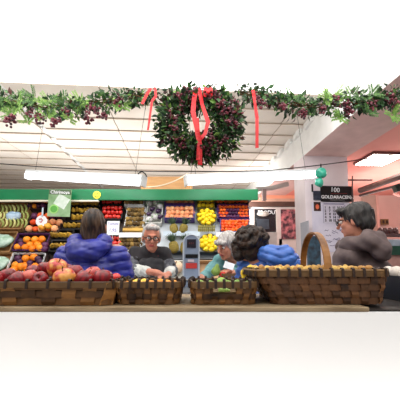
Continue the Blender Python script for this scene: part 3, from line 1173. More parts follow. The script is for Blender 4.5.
# green card with white lettering hanging at the fascia
c = P(59.5, 203, 4.1)
w, h = 23 * 4.1 / F, 28 * 4.1 / F
t = thing('sign_card', 'green picture card with white lettering hung over the pears', 'sign', c, (0, math.radians(1.5), 0))
bm = BM()
box(bm, (0, 0, 0), (w, 0.008, h), None, 0, 0.002)
obj('card', bm, mat('card_green', (160, 190, 150), (110, 150, 100), 0.5, scale=5), t)
bm = BM()
box(bm, (0, -0.005, h * 0.40), (w * 0.98, 0.003, h * 0.18))
obj('header', bm, mat('card_header', (90, 110, 80), (70, 90, 64), 0.5), t)
link('lettering', text_mesh('Chirimoya', 0.061, white_p, 0.0012), t, (0, -0.008, h * 0.39), (PI / 2, 0, 0))
bm = BM()
box(bm, (0.03, -0.005, 0.02), (w * 0.55, 0.003, h * 0.42), Matrix.Rotation(0.5, 3, 'Y'))
obj('pale_picture', bm, mat('card_pale', (224, 232, 226), (190, 212, 190), 0.5, scale=12), t)
bm = BM()
for r, mi in ((0.062, 0), (0.046, 1), (0.02, 0)):
    bmesh.ops.create_cone(bm, cap_ends=True, segments=24, radius1=r, radius2=r, depth=0.004,
                          matrix=Matrix.Translation((-0.065, -0.008 - 0.002 * mi - (0.003 if r < 0.03 else 0), -0.085)) @ Matrix.Rotation(PI / 2, 4, 'X'))
for i, f in enumerate(bm.faces):
    f.material_index = 0 if i < 26 else (1 if i < 52 else 0)
obj('fruit_picture', bm, [mat('card_lime', (92, 170, 70), None, 0.5), mat('card_lime_pale', (160, 214, 120), None, 0.5)], t)
for s in (-1, 1):
    bm = BM()
    tube(bm, [(s * w * 0.35, 0.006, h / 2 - 0.01), (s * w * 0.35, 0.04, h / 2 + 0.02)], 0.003, 5)
    obj('hanging_wire', bm, wire, t)

# ==================================================================== SERVICE COUNTER AND SCALE
steel = mat('brushed_steel', (176, 180, 186), (160, 164, 170), 0.35, metal=0.5)
CT = 1.13
t = thing('service_counter', 'counter between the customers and the sellers behind the baskets', 'counter', (-0.2, 2.62, 0))
bm = BM()
box2(bm, (-1.5, -0.15, CT - 0.04), (1.25, 0.15, CT), 0, 0.006)
obj('countertop', bm, steel, t)
bm = BM()
box2(bm, (-1.5, -0.11, 0), (1.25, -0.09, CT - 0.04))
obj('front_panel', bm, white, t)
for s in (-1.48, 1.21):
    bm = BM()
    box2(bm, (s, -0.11, 0), (s + 0.02, 0.14, CT - 0.04))
    obj('side_panel', bm, white, t)

SY = 2.56
sx = P(191.3, 260, SY).x
ztop = P(191, 235, SY).z
sw = 15.4 * SY / F
t = thing('scale', 'grey weighing scale with tall rounded display column on the counter', 'scale', (sx, SY, CT))
grey = mat('scale_grey', (150, 164, 186), (138, 152, 174), 0.4)
bm = BM()
pr = [(-sw / 2, 0), (sw / 2, 0)]
hh = ztop - CT - sw / 2
for i in range(17):
    a = PI * i / 16
    pr.append((sw / 2 * math.cos(a), hh + sw / 2 * math.sin(a)))
v0 = [bm.verts.new((x, -0.025, z)) for x, z in pr]
v1 = [bm.verts.new((x, 0.025, z)) for x, z in pr]
n = len(pr)
bm.faces.new(v0)
bm.faces.new(v1[::-1])
for i in range(n):
    bm.faces.new((v0[i], v0[(i + 1) % n], v1[(i + 1) % n], v1[i]))
obj('column', bm, grey, t)
bm = BM()
for i in range(16):
    pass
pts = [(x * 1.0, -0.026, z) for x, z in pr[1:]] + [(-sw / 2, -0.026, 0)]
tube(bm, pts, 0.006, 6)
obj('edge_trim', bm, mat('scale_trim', (196, 204, 214), None, 0.4), t)
S = SY / F


def szz(py):
    return P(191, py, SY).z - CT


def sxx(px):
    return P(px, 260, SY).x - sx


def sbox(x0, y0, x1, y1, m, nm, d=0.0):
    bm = BM()
    box2(bm, (sxx(x0), -0.031 - d, szz(y1)), (sxx(x1), -0.024, szz(y0)))
    return obj(nm, bm, m, t)


scr = sbox(187, 239.5, 196, 248, mat('screen_dark', (40, 34, 44), (30, 26, 34), 0.3), 'screen')
link('digits', text_mesh('8.8.8', 0.022, mat('digit_red', (120, 60, 64), None, 0.5)), scr, (sxx(191.5), -0.033, szz(243.5)), (PI / 2, 0, 0))
sbox(185.6, 254.3, 197.8, 258, mat('screen_black', (18, 18, 20), None, 0.4), 'display_window')
sbox(188, 259.5, 194, 262, mat('scale_label', (226, 210, 214), None, 0.5), 'label_plate')
sbox(186, 263, 197, 268.3, mat('red_plate', (216, 72, 66), (200, 60, 56), 0.5), 'red_plate', 0.001)
bm = BM()
box2(bm, (-0.16, -0.10, 0.0), (0.16, 0.11, 0.05), 0, 0.012)
obj('base', bm, grey, t)
bm = BM()
box2(bm, (-0.17, -0.11, 0.055), (0.17, 0.10, 0.065), 0, 0.004)
obj('weighing_plate', bm, steel, t)

# ==================================================================== PEOPLE
skin = mat('skin_warm', (214, 148, 122), (200, 132, 106), 0.5, scale=20)
lips = mat('lip_red', (186, 92, 86), None, 0.5)
eye_w = mat('eye_white', (235, 232, 228), None, 0.3)
eye_d = mat('eye_iris', (48, 34, 26), None, 0.2)


def head_prims(Mh):
    def p(x, y, z):
        return tuple(Mh @ Vector((x, y, z)))
    R = np.array(Mh.to_3x3())
    pr = [('e', p(0, .018, .03), (.075, .094, .09), R), ('e', p(0, -.03, -.045), (.056, .06, .074), R),
          ('e', p(0, -.062, -.096), (.028, .024, .02), R), ('c', p(0, -.094, .012), p(0, -.116, -.028), .009, .014),
          ('e', p(0, -.084, .027), (.048, .016, .011), R), ('e', p(.036, -.066, -.024), (.024, .022, .022), R),
          ('e', p(-.036, -.066, -.024), (.024, .022, .022), R), ('e', p(0, -.089, -.060), (.024, .011, .010), R),
          ('e', p(.078, .012, -.012), (.010, .02, .032), R), ('e', p(-.078, .012, -.012), (.010, .02, .032), R),
          ('e', p(.03, -.099, .006), (.014, .013, .010), R, '-'), ('e', p(-.03, -.099, .006), (.014, .013, .010), R, '-'),
          ('e', p(0, -.103, -.061), (.02, .005, .0022), R, '-')]
    return pr


def hand_prims(w, d, palm):
    """w wrist, d pointing direction, palm = palm facing normal"""
    w, d, n = Vector(w), Vector(d).normalized(), Vector(palm)
    n = (n - d * n.dot(d)).normalized()
    s = d.cross(n).normalized()
    pr = [('c', w, w + d * 0.03, .026, .030), ('c', w + d * .03 + s * .018, w + d * .085 + s * .026, .018, .014),
          ('c', w + d * .03 - s * .012, w + d * .085 - s * .022, .018, .014), ('c', w + d * .03, w + d * .085, .017, .014)]
    for i, L in enumerate((.062, .075, .07, .055)):
        b = w + d * .085 + s * (.030 - .020 * i)
        m = b + (d * .9 + n * .35).normalized() * L * .5
        e = m + (d * .55 + n * .8).normalized() * L * .5
        pr += [('c', b, m, .0095, .0088), ('c', m, e, .0088, .0078)]
    b = w + d * .025 + s * .028
    m = b + (d * .6 + s * .8 + n * .2).normalized() * .04
    e = m + (d * .9 + s * .2 + n * .35).normalized() * .032
    pr += [('c', b, m, .012, .0105), ('c', m, e, .0105, .009)]
    return [tuple([q[0], tuple(q[1]), tuple(q[2])] + list(q[3:])) for q in pr]


def headM(pos, face, pitch=0.0, roll=0.0):
    yaw = math.atan2(face[0], -face[1])     # local -Y looks along face
    return Matrix.Translation(Vector(pos)) @ Matrix.Rotation(yaw, 4, 'Z') @ Matrix.Rotation(pitch, 4, 'X') @ Matrix.Rotation(roll, 4, 'Y')


def person(label, J, face, pitch, roll, skin_m, voxel=0.009, body_face=None):
    """J: world joints. returns root, head matrix, offset"""
    root_loc = Vector((J['pelvis'][0], J['pelvis'][1], 0))
    t = thing('person', label, 'person', root_loc)
    Mh = headM(J['head'], face, pitch, roll)
    V = {k: Vector(v) for k, v in J.items()}
    pr = []
    pr += [('c', V['pelvis'], V['chest'], .125, .135), ('c', V['chest'], (V['shl'] + V['shr']) / 2, .13, .085),
           ('c', V['shl'], V['shr'], .062, .062), ('c', V['neck'] - Vector((0, 0, .05)), Mh @ Vector((0, .015, -.04)), .055, .05)]
    for s in 'lr':
        sh, el, wr = V['sh' + s], V['el' + s], V['wr' + s]
        pr += [('c', sh, el, .052, .042), ('c', el, wr, .042, .027)]
        hip = V['hip' + s]
        kn = V['kn' + s]
        an = V['an' + s]
        pr += [('c', hip, kn, .085, .058), ('c', kn, an, .056, .036), ('c', an - Vector((0, 0, .03)), V['toe' + s], .036, .03)]
    pr = [tuple([q[0], tuple(q[1]), tuple(q[2])] + list(q[3:])) for q in pr]
    pr += head_prims(Mh)
    hands = []
    for s in 'lr':
        d = V['wr' + s] - V['el' + s]
        if 'hd' + s in J:
            d = Vector(J['hd' + s])
        hands += hand_prims(V['wr' + s], d, J.get('palm', (0, 0, -1)))
    Minv = Mh.inverted()
    Rm = np.array(Minv)

    def mf(C):
        L = C @ Rm[:3, :3].T + Rm[:3, 3]
        return ((np.abs(L[:, 0]) < .023) & (L[:, 1] < -.080) & (L[:, 2] < -.051) & (L[:, 2] > -.070)).astype(int)
    me = sdf_mesh('body', pr + hands, voxel, [skin_m, lips], 0.012, None, root_loc, mf)
    link('body', me, t)
    for s in (-1, 1):
        bm = BM()
        ball(bm, Mh @ Vector((s * .03, -.084, .007)) - root_loc, .0125, 2)
        e = obj('eye', bm, eye_w, t, smooth=True)
        bm = BM()
        ball(bm, Mh @ Vector((s * .03, -.0935, .006)) - root_loc, .0055, 2)
        obj('iris', bm, eye_d, e, smooth=True)
        bm = BM()
        tube(bm, [Mh @ Vector((s * x, y, z)) - root_loc for x, y, z in ((.014, -.1, .026), (.03, -.1, .031), (.047, -.088, .026))], [.003, .0045, .002], 6)
        obj('eyebrow', bm, mat('brow', (90, 74, 62), None, 0.8), t)
    return t, Mh, root_loc


def legs_prims(V, ex=.018):
    pr = [('c', V['pelvis'] - Vector((0, 0, .02)), V['pelvis'] + Vector((0, 0, .08)), .135, .14)]
    for s in 'lr':
        pr += [('c', V['hip' + s], V['kn' + s], .085 + ex, .06 + ex), ('c', V['kn' + s], V['an' + s], .058 + ex, .045 + ex)]
    return [tuple([q[0], tuple(q[1]), tuple(q[2])] + list(q[3:])) for q in pr]


def trousers_shoes(t, V, off, m, sm):
    link('trousers', sdf_mesh('trousers', legs_prims(V), .014, m, .015, None, off), t)
    for s in 'lr':
        an, to = V['an' + s], V['toe' + s]
        pr = [('c', tuple(an - Vector((0, 0, .035))), tuple(to + (to - an).normalized() * .02), .046, .04)]
        link('shoe', sdf_mesh('shoe', pr, .01, sm, .01, None, off), t)


def tovec(pr):
    return [tuple([q[0], tuple(q[1])] + ([tuple(q[2])] if q[0] == 'c' else [q[2]]) + list(q[3:])) for q in pr]


def glasses(t, Mh, off, m, rim=.0028):
    bm = BM()
    def p(x, y, z):
        return Mh @ Vector((x, y, z)) - off
    for s in (-1, 1):
        pts = [p(s * .032 + .024 * math.cos(a), -.112 + 0.3 * abs(.024 * math.cos(a)) * 0.3, .004 + .017 * math.sin(a)) for a in [2 * PI * i / 20 for i in range(21)]]
        tube(bm, pts, rim, 6)
        tube(bm, [p(s * .056, -.108, .01), p(s * .074, -.07, .012), p(s * .08, .0, .012), p(s * .079, .022, -.004)], rim, 6)
    tube(bm, [p(-.009, -.114, .006), p(0, -.117, .01), p(.009, -.114, .006)], rim, 6)
    g = obj('glasses', bm, m, t)
    return g


def wrinkle(f, amp, seed=0.0):
    def d(X):
        return amp * (np.sin(X[:, 0] * f * 1.3 + X[:, 2] * f + 1.7 * np.sin(X[:, 1] * f * .9 + seed)) * np.sin(X[:, 2] * f * 1.7 - X[:, 1] * f + seed))
    return d


def std_legs(J, px, py, fwd):
    f = Vector((fwd[0], fwd[1], 0)).normalized()
    r = Vector((f.y, -f.x, 0))
    c = Vector((px, py, 0))
    for s, k in (('l', -1), ('r', 1)):
        J['hip' + s] = c + r * .09 * k + Vector((0, 0, .88))
        J['kn' + s] = c + r * .10 * k + f * .02 + Vector((0, 0, .49))
        J['an' + s] = c + r * .105 * k - f * .02 + Vector((0, 0, .09))
        J['toe' + s] = c + r * .12 * k + f * .13 + Vector((0, 0, .035))
    return J


dark_tr = mat('dark_trousers', (44, 46, 58), (34, 36, 46), 0.8)
shoe_m = mat('black_shoes', (28, 26, 26), None, 0.5)

# ---- woman in the blue padded jacket
X1, Y1 = P(93, 240, 2.15).x, 2.15
J = {'pelvis': (X1, Y1 - .02, .95), 'chest': (X1, Y1 - .01, 1.24), 'neck': (X1, Y1, 1.47), 'head': (X1 + .0, Y1 + .02, P(93, 226.5, 2.15).z),
     'shl': (X1 - .17, Y1, 1.39), 'shr': (X1 + .17, Y1, 1.39), 'ell': (X1 - .23, Y1 + .04, 1.14), 'elr': (X1 + .23, Y1 + .04, 1.14),
     'wrl': (X1 - .16, Y1 + .27, 1.165), 'wrr': (X1 + .16, Y1 + .27, 1.165)}
std_legs(J, X1, Y1 - .02, (0, 1))
t, Mh, off = person('person with long brown hair in a bright blue padded jacket, back turned', J, (-0.1, 1, 0), -0.1, 0, skin)
V = {k: Vector(v) for k, v in J.items()}
blue = mat('blue_padded_nylon', (46, 54, 158), (32, 38, 124), 0.38, scale=8, spec=0.5)


def quilt(sp, amp, sl=0.25, x0=0.0):
    def d(X):
        q = X[:, 2] - sl * np.abs(X[:, 0] - x0) * 0.6
        s = np.abs(np.sin(PI * q / sp))
        return amp * (s ** 0.35 - 0.8) + 0.003 * np.sin(X[:, 0] * 70 + 3 * np.sin(X[:, 2] * 60)) * np.sin(X[:, 2] * 90)
    return d


pr = tovec([('c', V['pelvis'] - Vector((0, 0, .1)), V['chest'], .175, .185), ('c', V['chest'], (V['shl'] + V['shr']) / 2 - Vector((0, 0, .03)), .18, .12),
            ('c', V['shl'] + Vector((.03, 0, -.04)), V['shr'] + Vector((-.03, 0, -.04)), .085, .085),
            ('c', V['shl'] + Vector((0, 0, -.03)), V['ell'], .088, .076), ('c', V['ell'], V['wrl'], .076, .048),
            ('c', V['shr'] + Vector((0, 0, -.03)), V['elr'], .088, .076), ('c', V['elr'], V['wrr'], .076, .048)])
link('jacket', sdf_mesh('jacket', pr, .0085, blue, .03, quilt(.062, .017, .25, X1), off), t)
hood = tovec([('c', (X1 - .095, Y1 - .05, 1.47), (X1 - .075, Y1 + .07, 1.47), .045, .04), ('c', (X1 + .095, Y1 - .05, 1.47), (X1 + .075, Y1 + .07, 1.47), .045, .04),
              ('c', (X1 - .095, Y1 - .06, 1.455), (X1 - .04, Y1 - .17, 1.40), .055, .06), ('c', (X1 + .095, Y1 - .06, 1.455), (X1 + .04, Y1 - .17, 1.40), .055, .06),
              ('c', (X1 - .08, Y1 - .11, 1.42), (X1 + .08, Y1 - .11, 1.42), .055, .055), ('c', (X1 - .05, Y1 - .16, 1.38), (X1 + .05, Y1 - .16, 1.38), .055, .055),
              ('e', (X1, Y1 - .14, 1.505), (.075, .05, .03), None, '-')])
link('hood', sdf_mesh('hood', hood, .0085, blue, .03, quilt(.075, .011, -.5, X1), off), t)
trousers_shoes(t, V, off, dark_tr, shoe_m)
hair_br = mat('brown_streaked_hair', (96, 68, 44), (30, 20, 17), 0.45, scale=9, stretch=(6, 6, 0.5), lo=0.4, hi=0.75)


def hp(Mh, x, y, z):
    return tuple(Mh @ Vector((x, y, z)))


def strand(Mh, n, amp, seed=0.0):
    Ri = np.array(Mh.inverted())

    def d(X):
        L = X @ Ri[:3, :3].T + Ri[:3, 3]
        a = np.arctan2(L[:, 0], -L[:, 1])
        return amp * np.sin(a * n + 2.2 * np.sin(L[:, 2] * 25 + seed) + seed) + amp * .6 * np.sin(a * n * 2.3 + L[:, 2] * 30)
    return d


R3 = np.array(Mh.to_3x3())
pr = [('e', hp(Mh, 0, .03, .035), (.073, .1, .094), R3), ('c', hp(Mh, 0, .05, .0), hp(Mh, 0, .06, -.15), .072, .062),
      ('c', hp(Mh, .042, .02, -.03), hp(Mh, .046, .045, -.17), .042, .036), ('c', hp(Mh, -.042, .02, -.03), hp(Mh, -.046, .045, -.17), .042, .036),
      ('e', hp(Mh, 0, -.12, -.04), (.066, .08, .09), R3, '-')]
link('hair', sdf_mesh('hair', pr, .006, hair_br, .03, strand(Mh, 17, .0032), off), t)

# ---- seller with glasses, facing the camera
Yb = 2.98
hd = P(151.5, 237.5, 2.86)
sL, sR = P(136, 254, Yb), P(164, 255, Yb - .02)
J = {'pelvis': (hd.x + .0, 3.05, .93), 'chest': (hd.x, 3.0, 1.22), 'neck': (hd.x, 2.96, 1.43), 'head': hd,
     'shl': sL, 'shr': sR, 'ell': P(133, 270, 2.88), 'elr': P(171, 271, 2.9), 'wrl': P(155, 272.5, 2.66), 'wrr': P(168, 275.5, 2.68)}
J['hdl'] = (1, -.25, -.25)
J['hdr'] = (-.8, -.6, -.2)
std_legs(J, hd.x, 3.05, (0, -1))
skin2 = mat('skin_ruddy', (212, 144, 118), (194, 122, 98), 0.5, scale=24)
t, Mh, off = person('person with glasses and short grey hair in black, leaning over the counter', J, (0.22, -1, 0), 0.22, 0.03, skin2, .008)
V = {k: Vector(v) for k, v in J.items()}
blackj = mat('black_jacket', (44, 40, 44), (30, 28, 32), 0.75, scale=10)
pr = tovec([('c', V['pelvis'] - Vector((0, 0, .08)), V['chest'], .155, .165), ('c', V['chest'], (V['shl'] + V['shr']) / 2, .165, .10),
            ('c', V['shl'], V['shr'], .072, .072), ('c', V['shl'], V['shl'].lerp(V['ell'], .55), .068, .066), ('c', V['shr'], V['shr'].lerp(V['elr'], .9), .068, .062),
            ('c', V['neck'] + Vector((-.05, .0, -.02)), V['neck'] + Vector((.05, .0, -.02)), .065, .065)])
link('jacket', sdf_mesh('jacket', pr, .0085, blackj, .03, wrinkle(30, .005), off), t)
pr = tovec([('c', V['neck'] + Vector((-.06, -.055, -.045)), V['neck'] + Vector((-.055, -.01, .02)), .022, .026),
            ('c', V['neck'] + Vector((.06, -.055, -.045)), V['neck'] + Vector((.055, -.01, .02)), .022, .026),
            ('c', V['neck'] + Vector((-.055, .03, .02)), V['neck'] + Vector((.055, .03, .02)), .026, .026)])
link('collar', sdf_mesh('collar', pr, .007, mat('red_collar', (156, 48, 60), (90, 30, 40), 0.8), .02, None, off), t)['label'] = 'dark red collar'
pr = tovec([('c', V['chest'] + Vector((-.07, -.13, .1)), V['chest'] + Vector((-.09, -.15, -.25)), .045, .05), ('c', V['chest'] + Vector((.07, -.13, .1)), V['chest'] + Vector((.09, -.15, -.25)), .045, .05),
            ('c', V['chest'] + Vector((0, -.14, .1)), V['chest'] + Vector((0, -.16, -.25)), .05, .055)])
link('apron', sdf_mesh('apron', pr, .009, mat('charcoal_apron', (62, 62, 66), (46, 46, 50), 0.8, scale=14), .03, wrinkle(26, .004, 2), off), t)
knit = mat('grey_knit', (120, 122, 128), (70, 72, 80), 0.85, scale=30)
pale = mat('pale_cuff', (222, 224, 218), (190, 194, 190), 0.85, scale=20)
for s, e0 in (('l', .45), ('r', .6)):
    pr = tovec([('c', V['sh' + s].lerp(V['el' + s], e0), V['el' + s], .068, .06), ('c', V['el' + s], V['el' + s].lerp(V['wr' + s], .25), .06, .055)])
    link('sleeve', sdf_mesh('sleeve', pr, .008, knit, .02, wrinkle(60, .004), off), t)['label'] = 'grey knitted sleeve'
    pr = tovec([('c', V['el' + s].lerp(V['wr' + s], .2), V['el' + s].lerp(V['wr' + s], .62), .056, .048)])
    link('cuff', sdf_mesh('cuff', pr, .008, pale, .02, wrinkle(70, .005, 1), off), t)['label'] = 'pale rolled cuff'
trousers_shoes(t, V, off, dark_tr, shoe_m)
R3 = np.array(Mh.to_3x3())
hair_gr = mat('grey_hair', (208, 202, 198), (150, 144, 142), 0.6, scale=14, stretch=(4, 4, 1))
pr = [('e', hp(Mh, 0, .035, .04), (.082, .09, .088), R3), ('c', hp(Mh, .07, .02, .02), hp(Mh, .068, .04, -.04), .02, .018), ('c', hp(Mh, -.07, .02, .02), hp(Mh, -.068, .04, -.04), .02, .018),
      ('e', hp(Mh, 0, .06, -.03), (.07, .05, .05), R3), ('c', hp(Mh, -.045, -.05, .095), hp(Mh, .045, -.05, .095), .022, .022), ('e', hp(Mh, 0, -.105, -.02), (.072, .075, .09), R3, '-')]
link('hair', sdf_mesh('hair', pr, .006, hair_gr, .02, strand(Mh, 15, .002), off), t)
glasses(t, Mh, off, mat('black_frames', (24, 22, 24), None, 0.3), .0034)

# ---- grey haired woman in teal, bending down to the left
hd = P(227, 246, 2.80)
J = {'pelvis': (hd.x + .20, 3.14, .92), 'chest': (hd.x + .13, 3.06, 1.15), 'neck': (hd.x + .06, 2.92, 1.37), 'head': hd,
     'shl': P(221, 262, 2.92), 'shr': (hd.x + .27, 3.0, 1.30), 'ell': P(212, 270, 2.84), 'elr': (hd.x + .28, 2.86, 1.17), 'wrl': P(203, 277, 2.64), 'wrr': P(233, 272, 2.68)}
J['hdl'] = (-.6, -.6, -.05)
J['hdr'] = (-.7, -.6, .1)
std_legs(J, hd.x + .20, 3.14, (-.3, -1))
t, Mh, off = person('person with grey bobbed hair in a teal cardigan, bending down beside the scale', J, (-.72, -.68, 0), 0.30, 0.05, skin)
V = {k: Vector(v) for k, v in J.items()}
teal = mat('teal_knit', (126, 176, 178), (92, 146, 150), 0.8, scale=16)
pr = tovec([('c', V['pelvis'] - Vector((0, 0, .06)), V['chest'], .15, .155), ('c', V['chest'], (V['shl'] + V['shr']) / 2, .15, .09),
            ('c', V['shl'], V['shr'], .075, .078), ('c', V['shl'], V['ell'], .07, .058), ('c', V['ell'], V['wrl'], .058, .038),
            ('c', V['shr'], V['elr'], .07, .058), ('c', V['elr'], V['wrr'], .058, .038)])
link('cardigan', sdf_mesh('cardigan', pr, .0085, teal, .03, wrinkle(34, .005), off), t)
trousers_shoes(t, V, off, dark_tr, shoe_m)
R3 = np.array(Mh.to_3x3())
pr = [('e', hp(Mh, 0, .028, .04), (.09, .104, .094), R3), ('c', hp(Mh, .07, .01, .03), hp(Mh, .072, .0, -.075), .035, .03), ('c', hp(Mh, -.07, .01, .03), hp(Mh, -.072, .0, -.075), .035, .03),
      ('c', hp(Mh, 0, .06, .0), hp(Mh, 0, .06, -.07), .08, .06), ('c', hp(Mh, -.04, -.085, .055), hp(Mh, .05, -.085, .05), .022, .02), ('e', hp(Mh, 0, -.12, -.045), (.06, .07, .078), R3, '-')]
link('hair', sdf_mesh('hair', pr, .006, mat('silver_hair', (214, 210, 206), (160, 152, 148), 0.55, scale=14, stretch=(4, 4, 1)), .02, strand(Mh, 15, .003), off), t)
# white paper on the counter before her
c = P(229, 265.5, 2.6)
bm = BM()
box(bm, (0, 0, 0), (.085, .003, .062), Matrix.Rotation(.35, 3, 'Y'), 0)
for v in bm.verts:
    v.co.y += v.co.x * v.co.x * 2
tag(obj('paper_note', bm, white_p, None, c, (-.5, 0, 0)), 'white paper slip held up before the teal cardigan', 'paper')

# ---- woman with dark curly hair and blue jacket
hd = P(248.5, 246, 2.12)
J = {'pelvis': (.58, 2.03, .92), 'chest': (.53, 2.06, 1.15), 'neck': (.41, 2.08, 1.34), 'head': hd,
     'shl': (.35, 2.17, 1.31), 'shr': (.56, 2.02, 1.31), 'ell': (.30, 2.34, 1.13), 'elr': (.64, 2.12, 1.06), 'wrl': (.27, 2.52, 1.175), 'wrr': (.52, 2.42, 1.175)}
std_legs(J, .58, 2.0, (-.4, 1))
t, Mh, off = person('person with dark curly hair in a light blue padded jacket, bending to the left', J, (-.25, .95, 0), 0.25, 0.0, skin)
V = {k: Vector(v) for k, v in J.items()}
blue2 = mat('light_blue_nylon', (70, 120, 206), (54, 96, 178), 0.4, scale=8, spec=0.5)
pr = tovec([('c', V['pelvis'] - Vector((0, 0, .1)), V['chest'], .155, .16), ('c', V['chest'], (V['shl'] + V['shr']) / 2, .15, .10),
            ('c', V['shl'], V['shr'], .085, .095), ('c', V['shl'], V['ell'], .08, .066), ('c', V['ell'], V['wrl'], .066, .044),
            ('c', V['shr'], V['elr'], .085, .068), ('c', V['elr'], V['wrr'], .068, .044)])
link('jacket', sdf_mesh('jacket', pr, .0085, blue2, .03, quilt(.055, .02, .3, .45), off), t)
pr = tovec([('c', (.43, 1.98, 1.385), (.54, 1.97, 1.375), .05, .055), ('c', (.54, 1.97, 1.375), (.56, 2.05, 1.37), .055, .05), ('c', (.43, 1.98, 1.385), (.40, 2.06, 1.36), .045, .04),
            ('c', (.46, 1.95, 1.35), (.55, 1.95, 1.34), .05, .05)])
link('hood', sdf_mesh('hood', pr, .0085, blue2, .03, quilt(.05, .016, .6, .5), off), t)
trousers_shoes(t, V, off, dark_tr, shoe_m)
R3 = np.array(Mh.to_3x3())
pr = [('e', hp(Mh, 0, .035, .02), (.108, .115, .09), R3), ('c', hp(Mh, 0, .05, -.02), hp(Mh, 0, .045, -.05), .085, .07), ('c', hp(Mh, -.085, .0, .01), hp(Mh, -.08, .0, -.07), .04, .038), ('c', hp(Mh, .085, .0, .01), hp(Mh, .08, .0, -.07), .04, .038), ('e', hp(Mh, 0, -.13, -.05), (.062, .07, .08), R3, '-')]
rng = random.Random(3)
for i in range(120):
    a, b = rng.uniform(0, 2 * PI), rng.uniform(-.6, 1.4)
    d = Vector((math.cos(a) * math.cos(b), math.sin(a) * math.cos(b), math.sin(b)))
    if d.y < -.35 and d.z < .5:
        continue
    pr.insert(1, ('e', hp(Mh, d.x * .112, .035 + d.y * .115, .02 + d.z * .09), (rng.uniform(.012, .024),) * 3))
link('hair', sdf_mesh('hair', pr, .006, mat('dark_curly_hair', (62, 42, 30), (18, 13, 12), 0.5, scale=26, bump=0.6), .008, wrinkle(150, .004), off), t)

# ---- person in the taupe jacket at right, profile to the left
hd = P(354, 221.5, 2.25)
D5 = 0.2
X5 = hd.x + .05
J = {'pelvis': (X5 + .04, 2.27, .94), 'chest': (X5 + .03, 2.27, 1.2), 'neck': (X5 + .01, 2.27, 1.46), 'head': hd,
     'shl': (X5 - .13, 2.20, 1.40), 'shr': (X5 + .13, 2.36, 1.36), 'ell': (X5 - .20, 2.24, 1.12), 'elr': (X5 + .24, 2.40, 1.10), 'wrl': (X5 - .30, 2.46, 1.05), 'wrr': (X5 + .08, 2.6, 1.04)}
std_legs(J, X5 + .04, 2.27, (-.5, .85))
t, Mh, off = person('person with glasses and short dark hair in a hooded taupe jacket at right', J, (-.78, .62, 0), 0.12, 0.0, skin)
V = {k: Vector(v) for k, v in J.items()}
taupe = mat('taupe_fabric', (112, 96, 94), (90, 76, 76), 0.75, scale=14)
pr = tovec([('c', V['pelvis'] - Vector((0, 0, .16)), V['chest'], .195, .18), ('c', V['chest'], (V['shl'] + V['shr']) / 2 - Vector((0, 0, .03)), .185, .12),
            ('c', V['shl'] - Vector((0, 0, .03)), V['shr'] - Vector((0, 0, .03)), .08, .08), ('c', V['shl'] - Vector((0, 0, .03)), V['ell'], .09, .075), ('c', V['ell'], V['wrl'], .075, .052),
            ('c', V['shr'] - Vector((0, 0, .03)), V['elr'], .092, .078), ('c', V['elr'], V['wrr'], .078, .052)])
link('jacket', sdf_mesh('jacket', pr, .0085, taupe, .035, wrinkle(19, .009, .6), off), t)
pr = tovec([('c', (X5 - 0.140, 2.160, 1.452), (X5 - 0.030, 2.090, 1.462), .05, .06), ('c', (X5 - 0.030, 2.090, 1.462), (X5 + 0.060, 2.150, 1.432), .058, .064), ('c', (X5 + 0.060, 2.150, 1.432), (X5 + 0.080, 2.290, 1.462), .06, .045),
            ('c', (X5 - 0.140, 2.160, 1.452), (X5 - 0.140, 2.280, 1.452), .045, .04), ('c', (X5 - 0.010, 2.130, 1.512), (X5 + 0.080, 2.180, 1.502), .045, .05), ('c', (X5 + 0.030, 2.090, 1.402), (X5 + 0.070, 2.130, 1.392), .06, .06)])
link('hood', sdf_mesh('hood', pr, .0085, taupe, .03, wrinkle(24, .008, 2.3), off), t)
pr = tovec([('c', (X5 - .10, 2.290, 1.442), (X5 - .02, 2.330, 1.452), .045, .05)])
link('scarf', sdf_mesh('scarf', pr, .0085, mat('dark_scarf', (44, 44, 52), None, 0.9), .02, wrinkle(50, .005), off), t)
trousers_shoes(t, V, off, dark_tr, shoe_m)
R3 = np.array(Mh.to_3x3())
pr = [('e', hp(Mh, 0, .032, .045), (.088, .108, .094), R3), ('e', hp(Mh, 0, .075, -.02), (.078, .062, .07), R3), ('c', hp(Mh, .072, .012, .03), hp(Mh, .07, .035, -.03), .022, .02), ('c', hp(Mh, -.072, .012, .03), hp(Mh, -.07, .035, -.03), .022, .02),
      ('c', hp(Mh, -.04, -.075, .085), hp(Mh, .05, -.07, .085), .026, .026), ('e', hp(Mh, 0, -.115, -.02), (.08, .08, .082), R3, '-')]
link('hair', sdf_mesh('hair', pr, .006, mat('dark_short_hair', (66, 62, 60), (24, 22, 22), 0.45, scale=12, stretch=(3, 3, 1)), .02, strand(Mh, 13, .0035, 1), off), t)
glasses(t, Mh, off, mat('black_frames', (24, 22, 24)), .0034)

# ==================================================================== FRONT BASKETS
splint = mat('chestnut_splint', (168, 116, 62), (46, 27, 14), 0.5, 'island', scale=14, lo=0.15, hi=0.85)
splint_d = mat('dark_splint', (140, 94, 56), (44, 27, 18), 0.5, 'island', scale=14, lo=0.15, hi=0.85)
rim_m = mat('rim_splint', (136, 102, 60), (66, 44, 26), 0.5, 'island', scale=14, lo=0.15, hi=0.85)
lash_m = mat('rim_lashing', (54, 36, 26), (34, 22, 18), 0.6)
straw = mat('straw_liner', (120, 96, 60), (80, 60, 36), 0.8, scale=20)


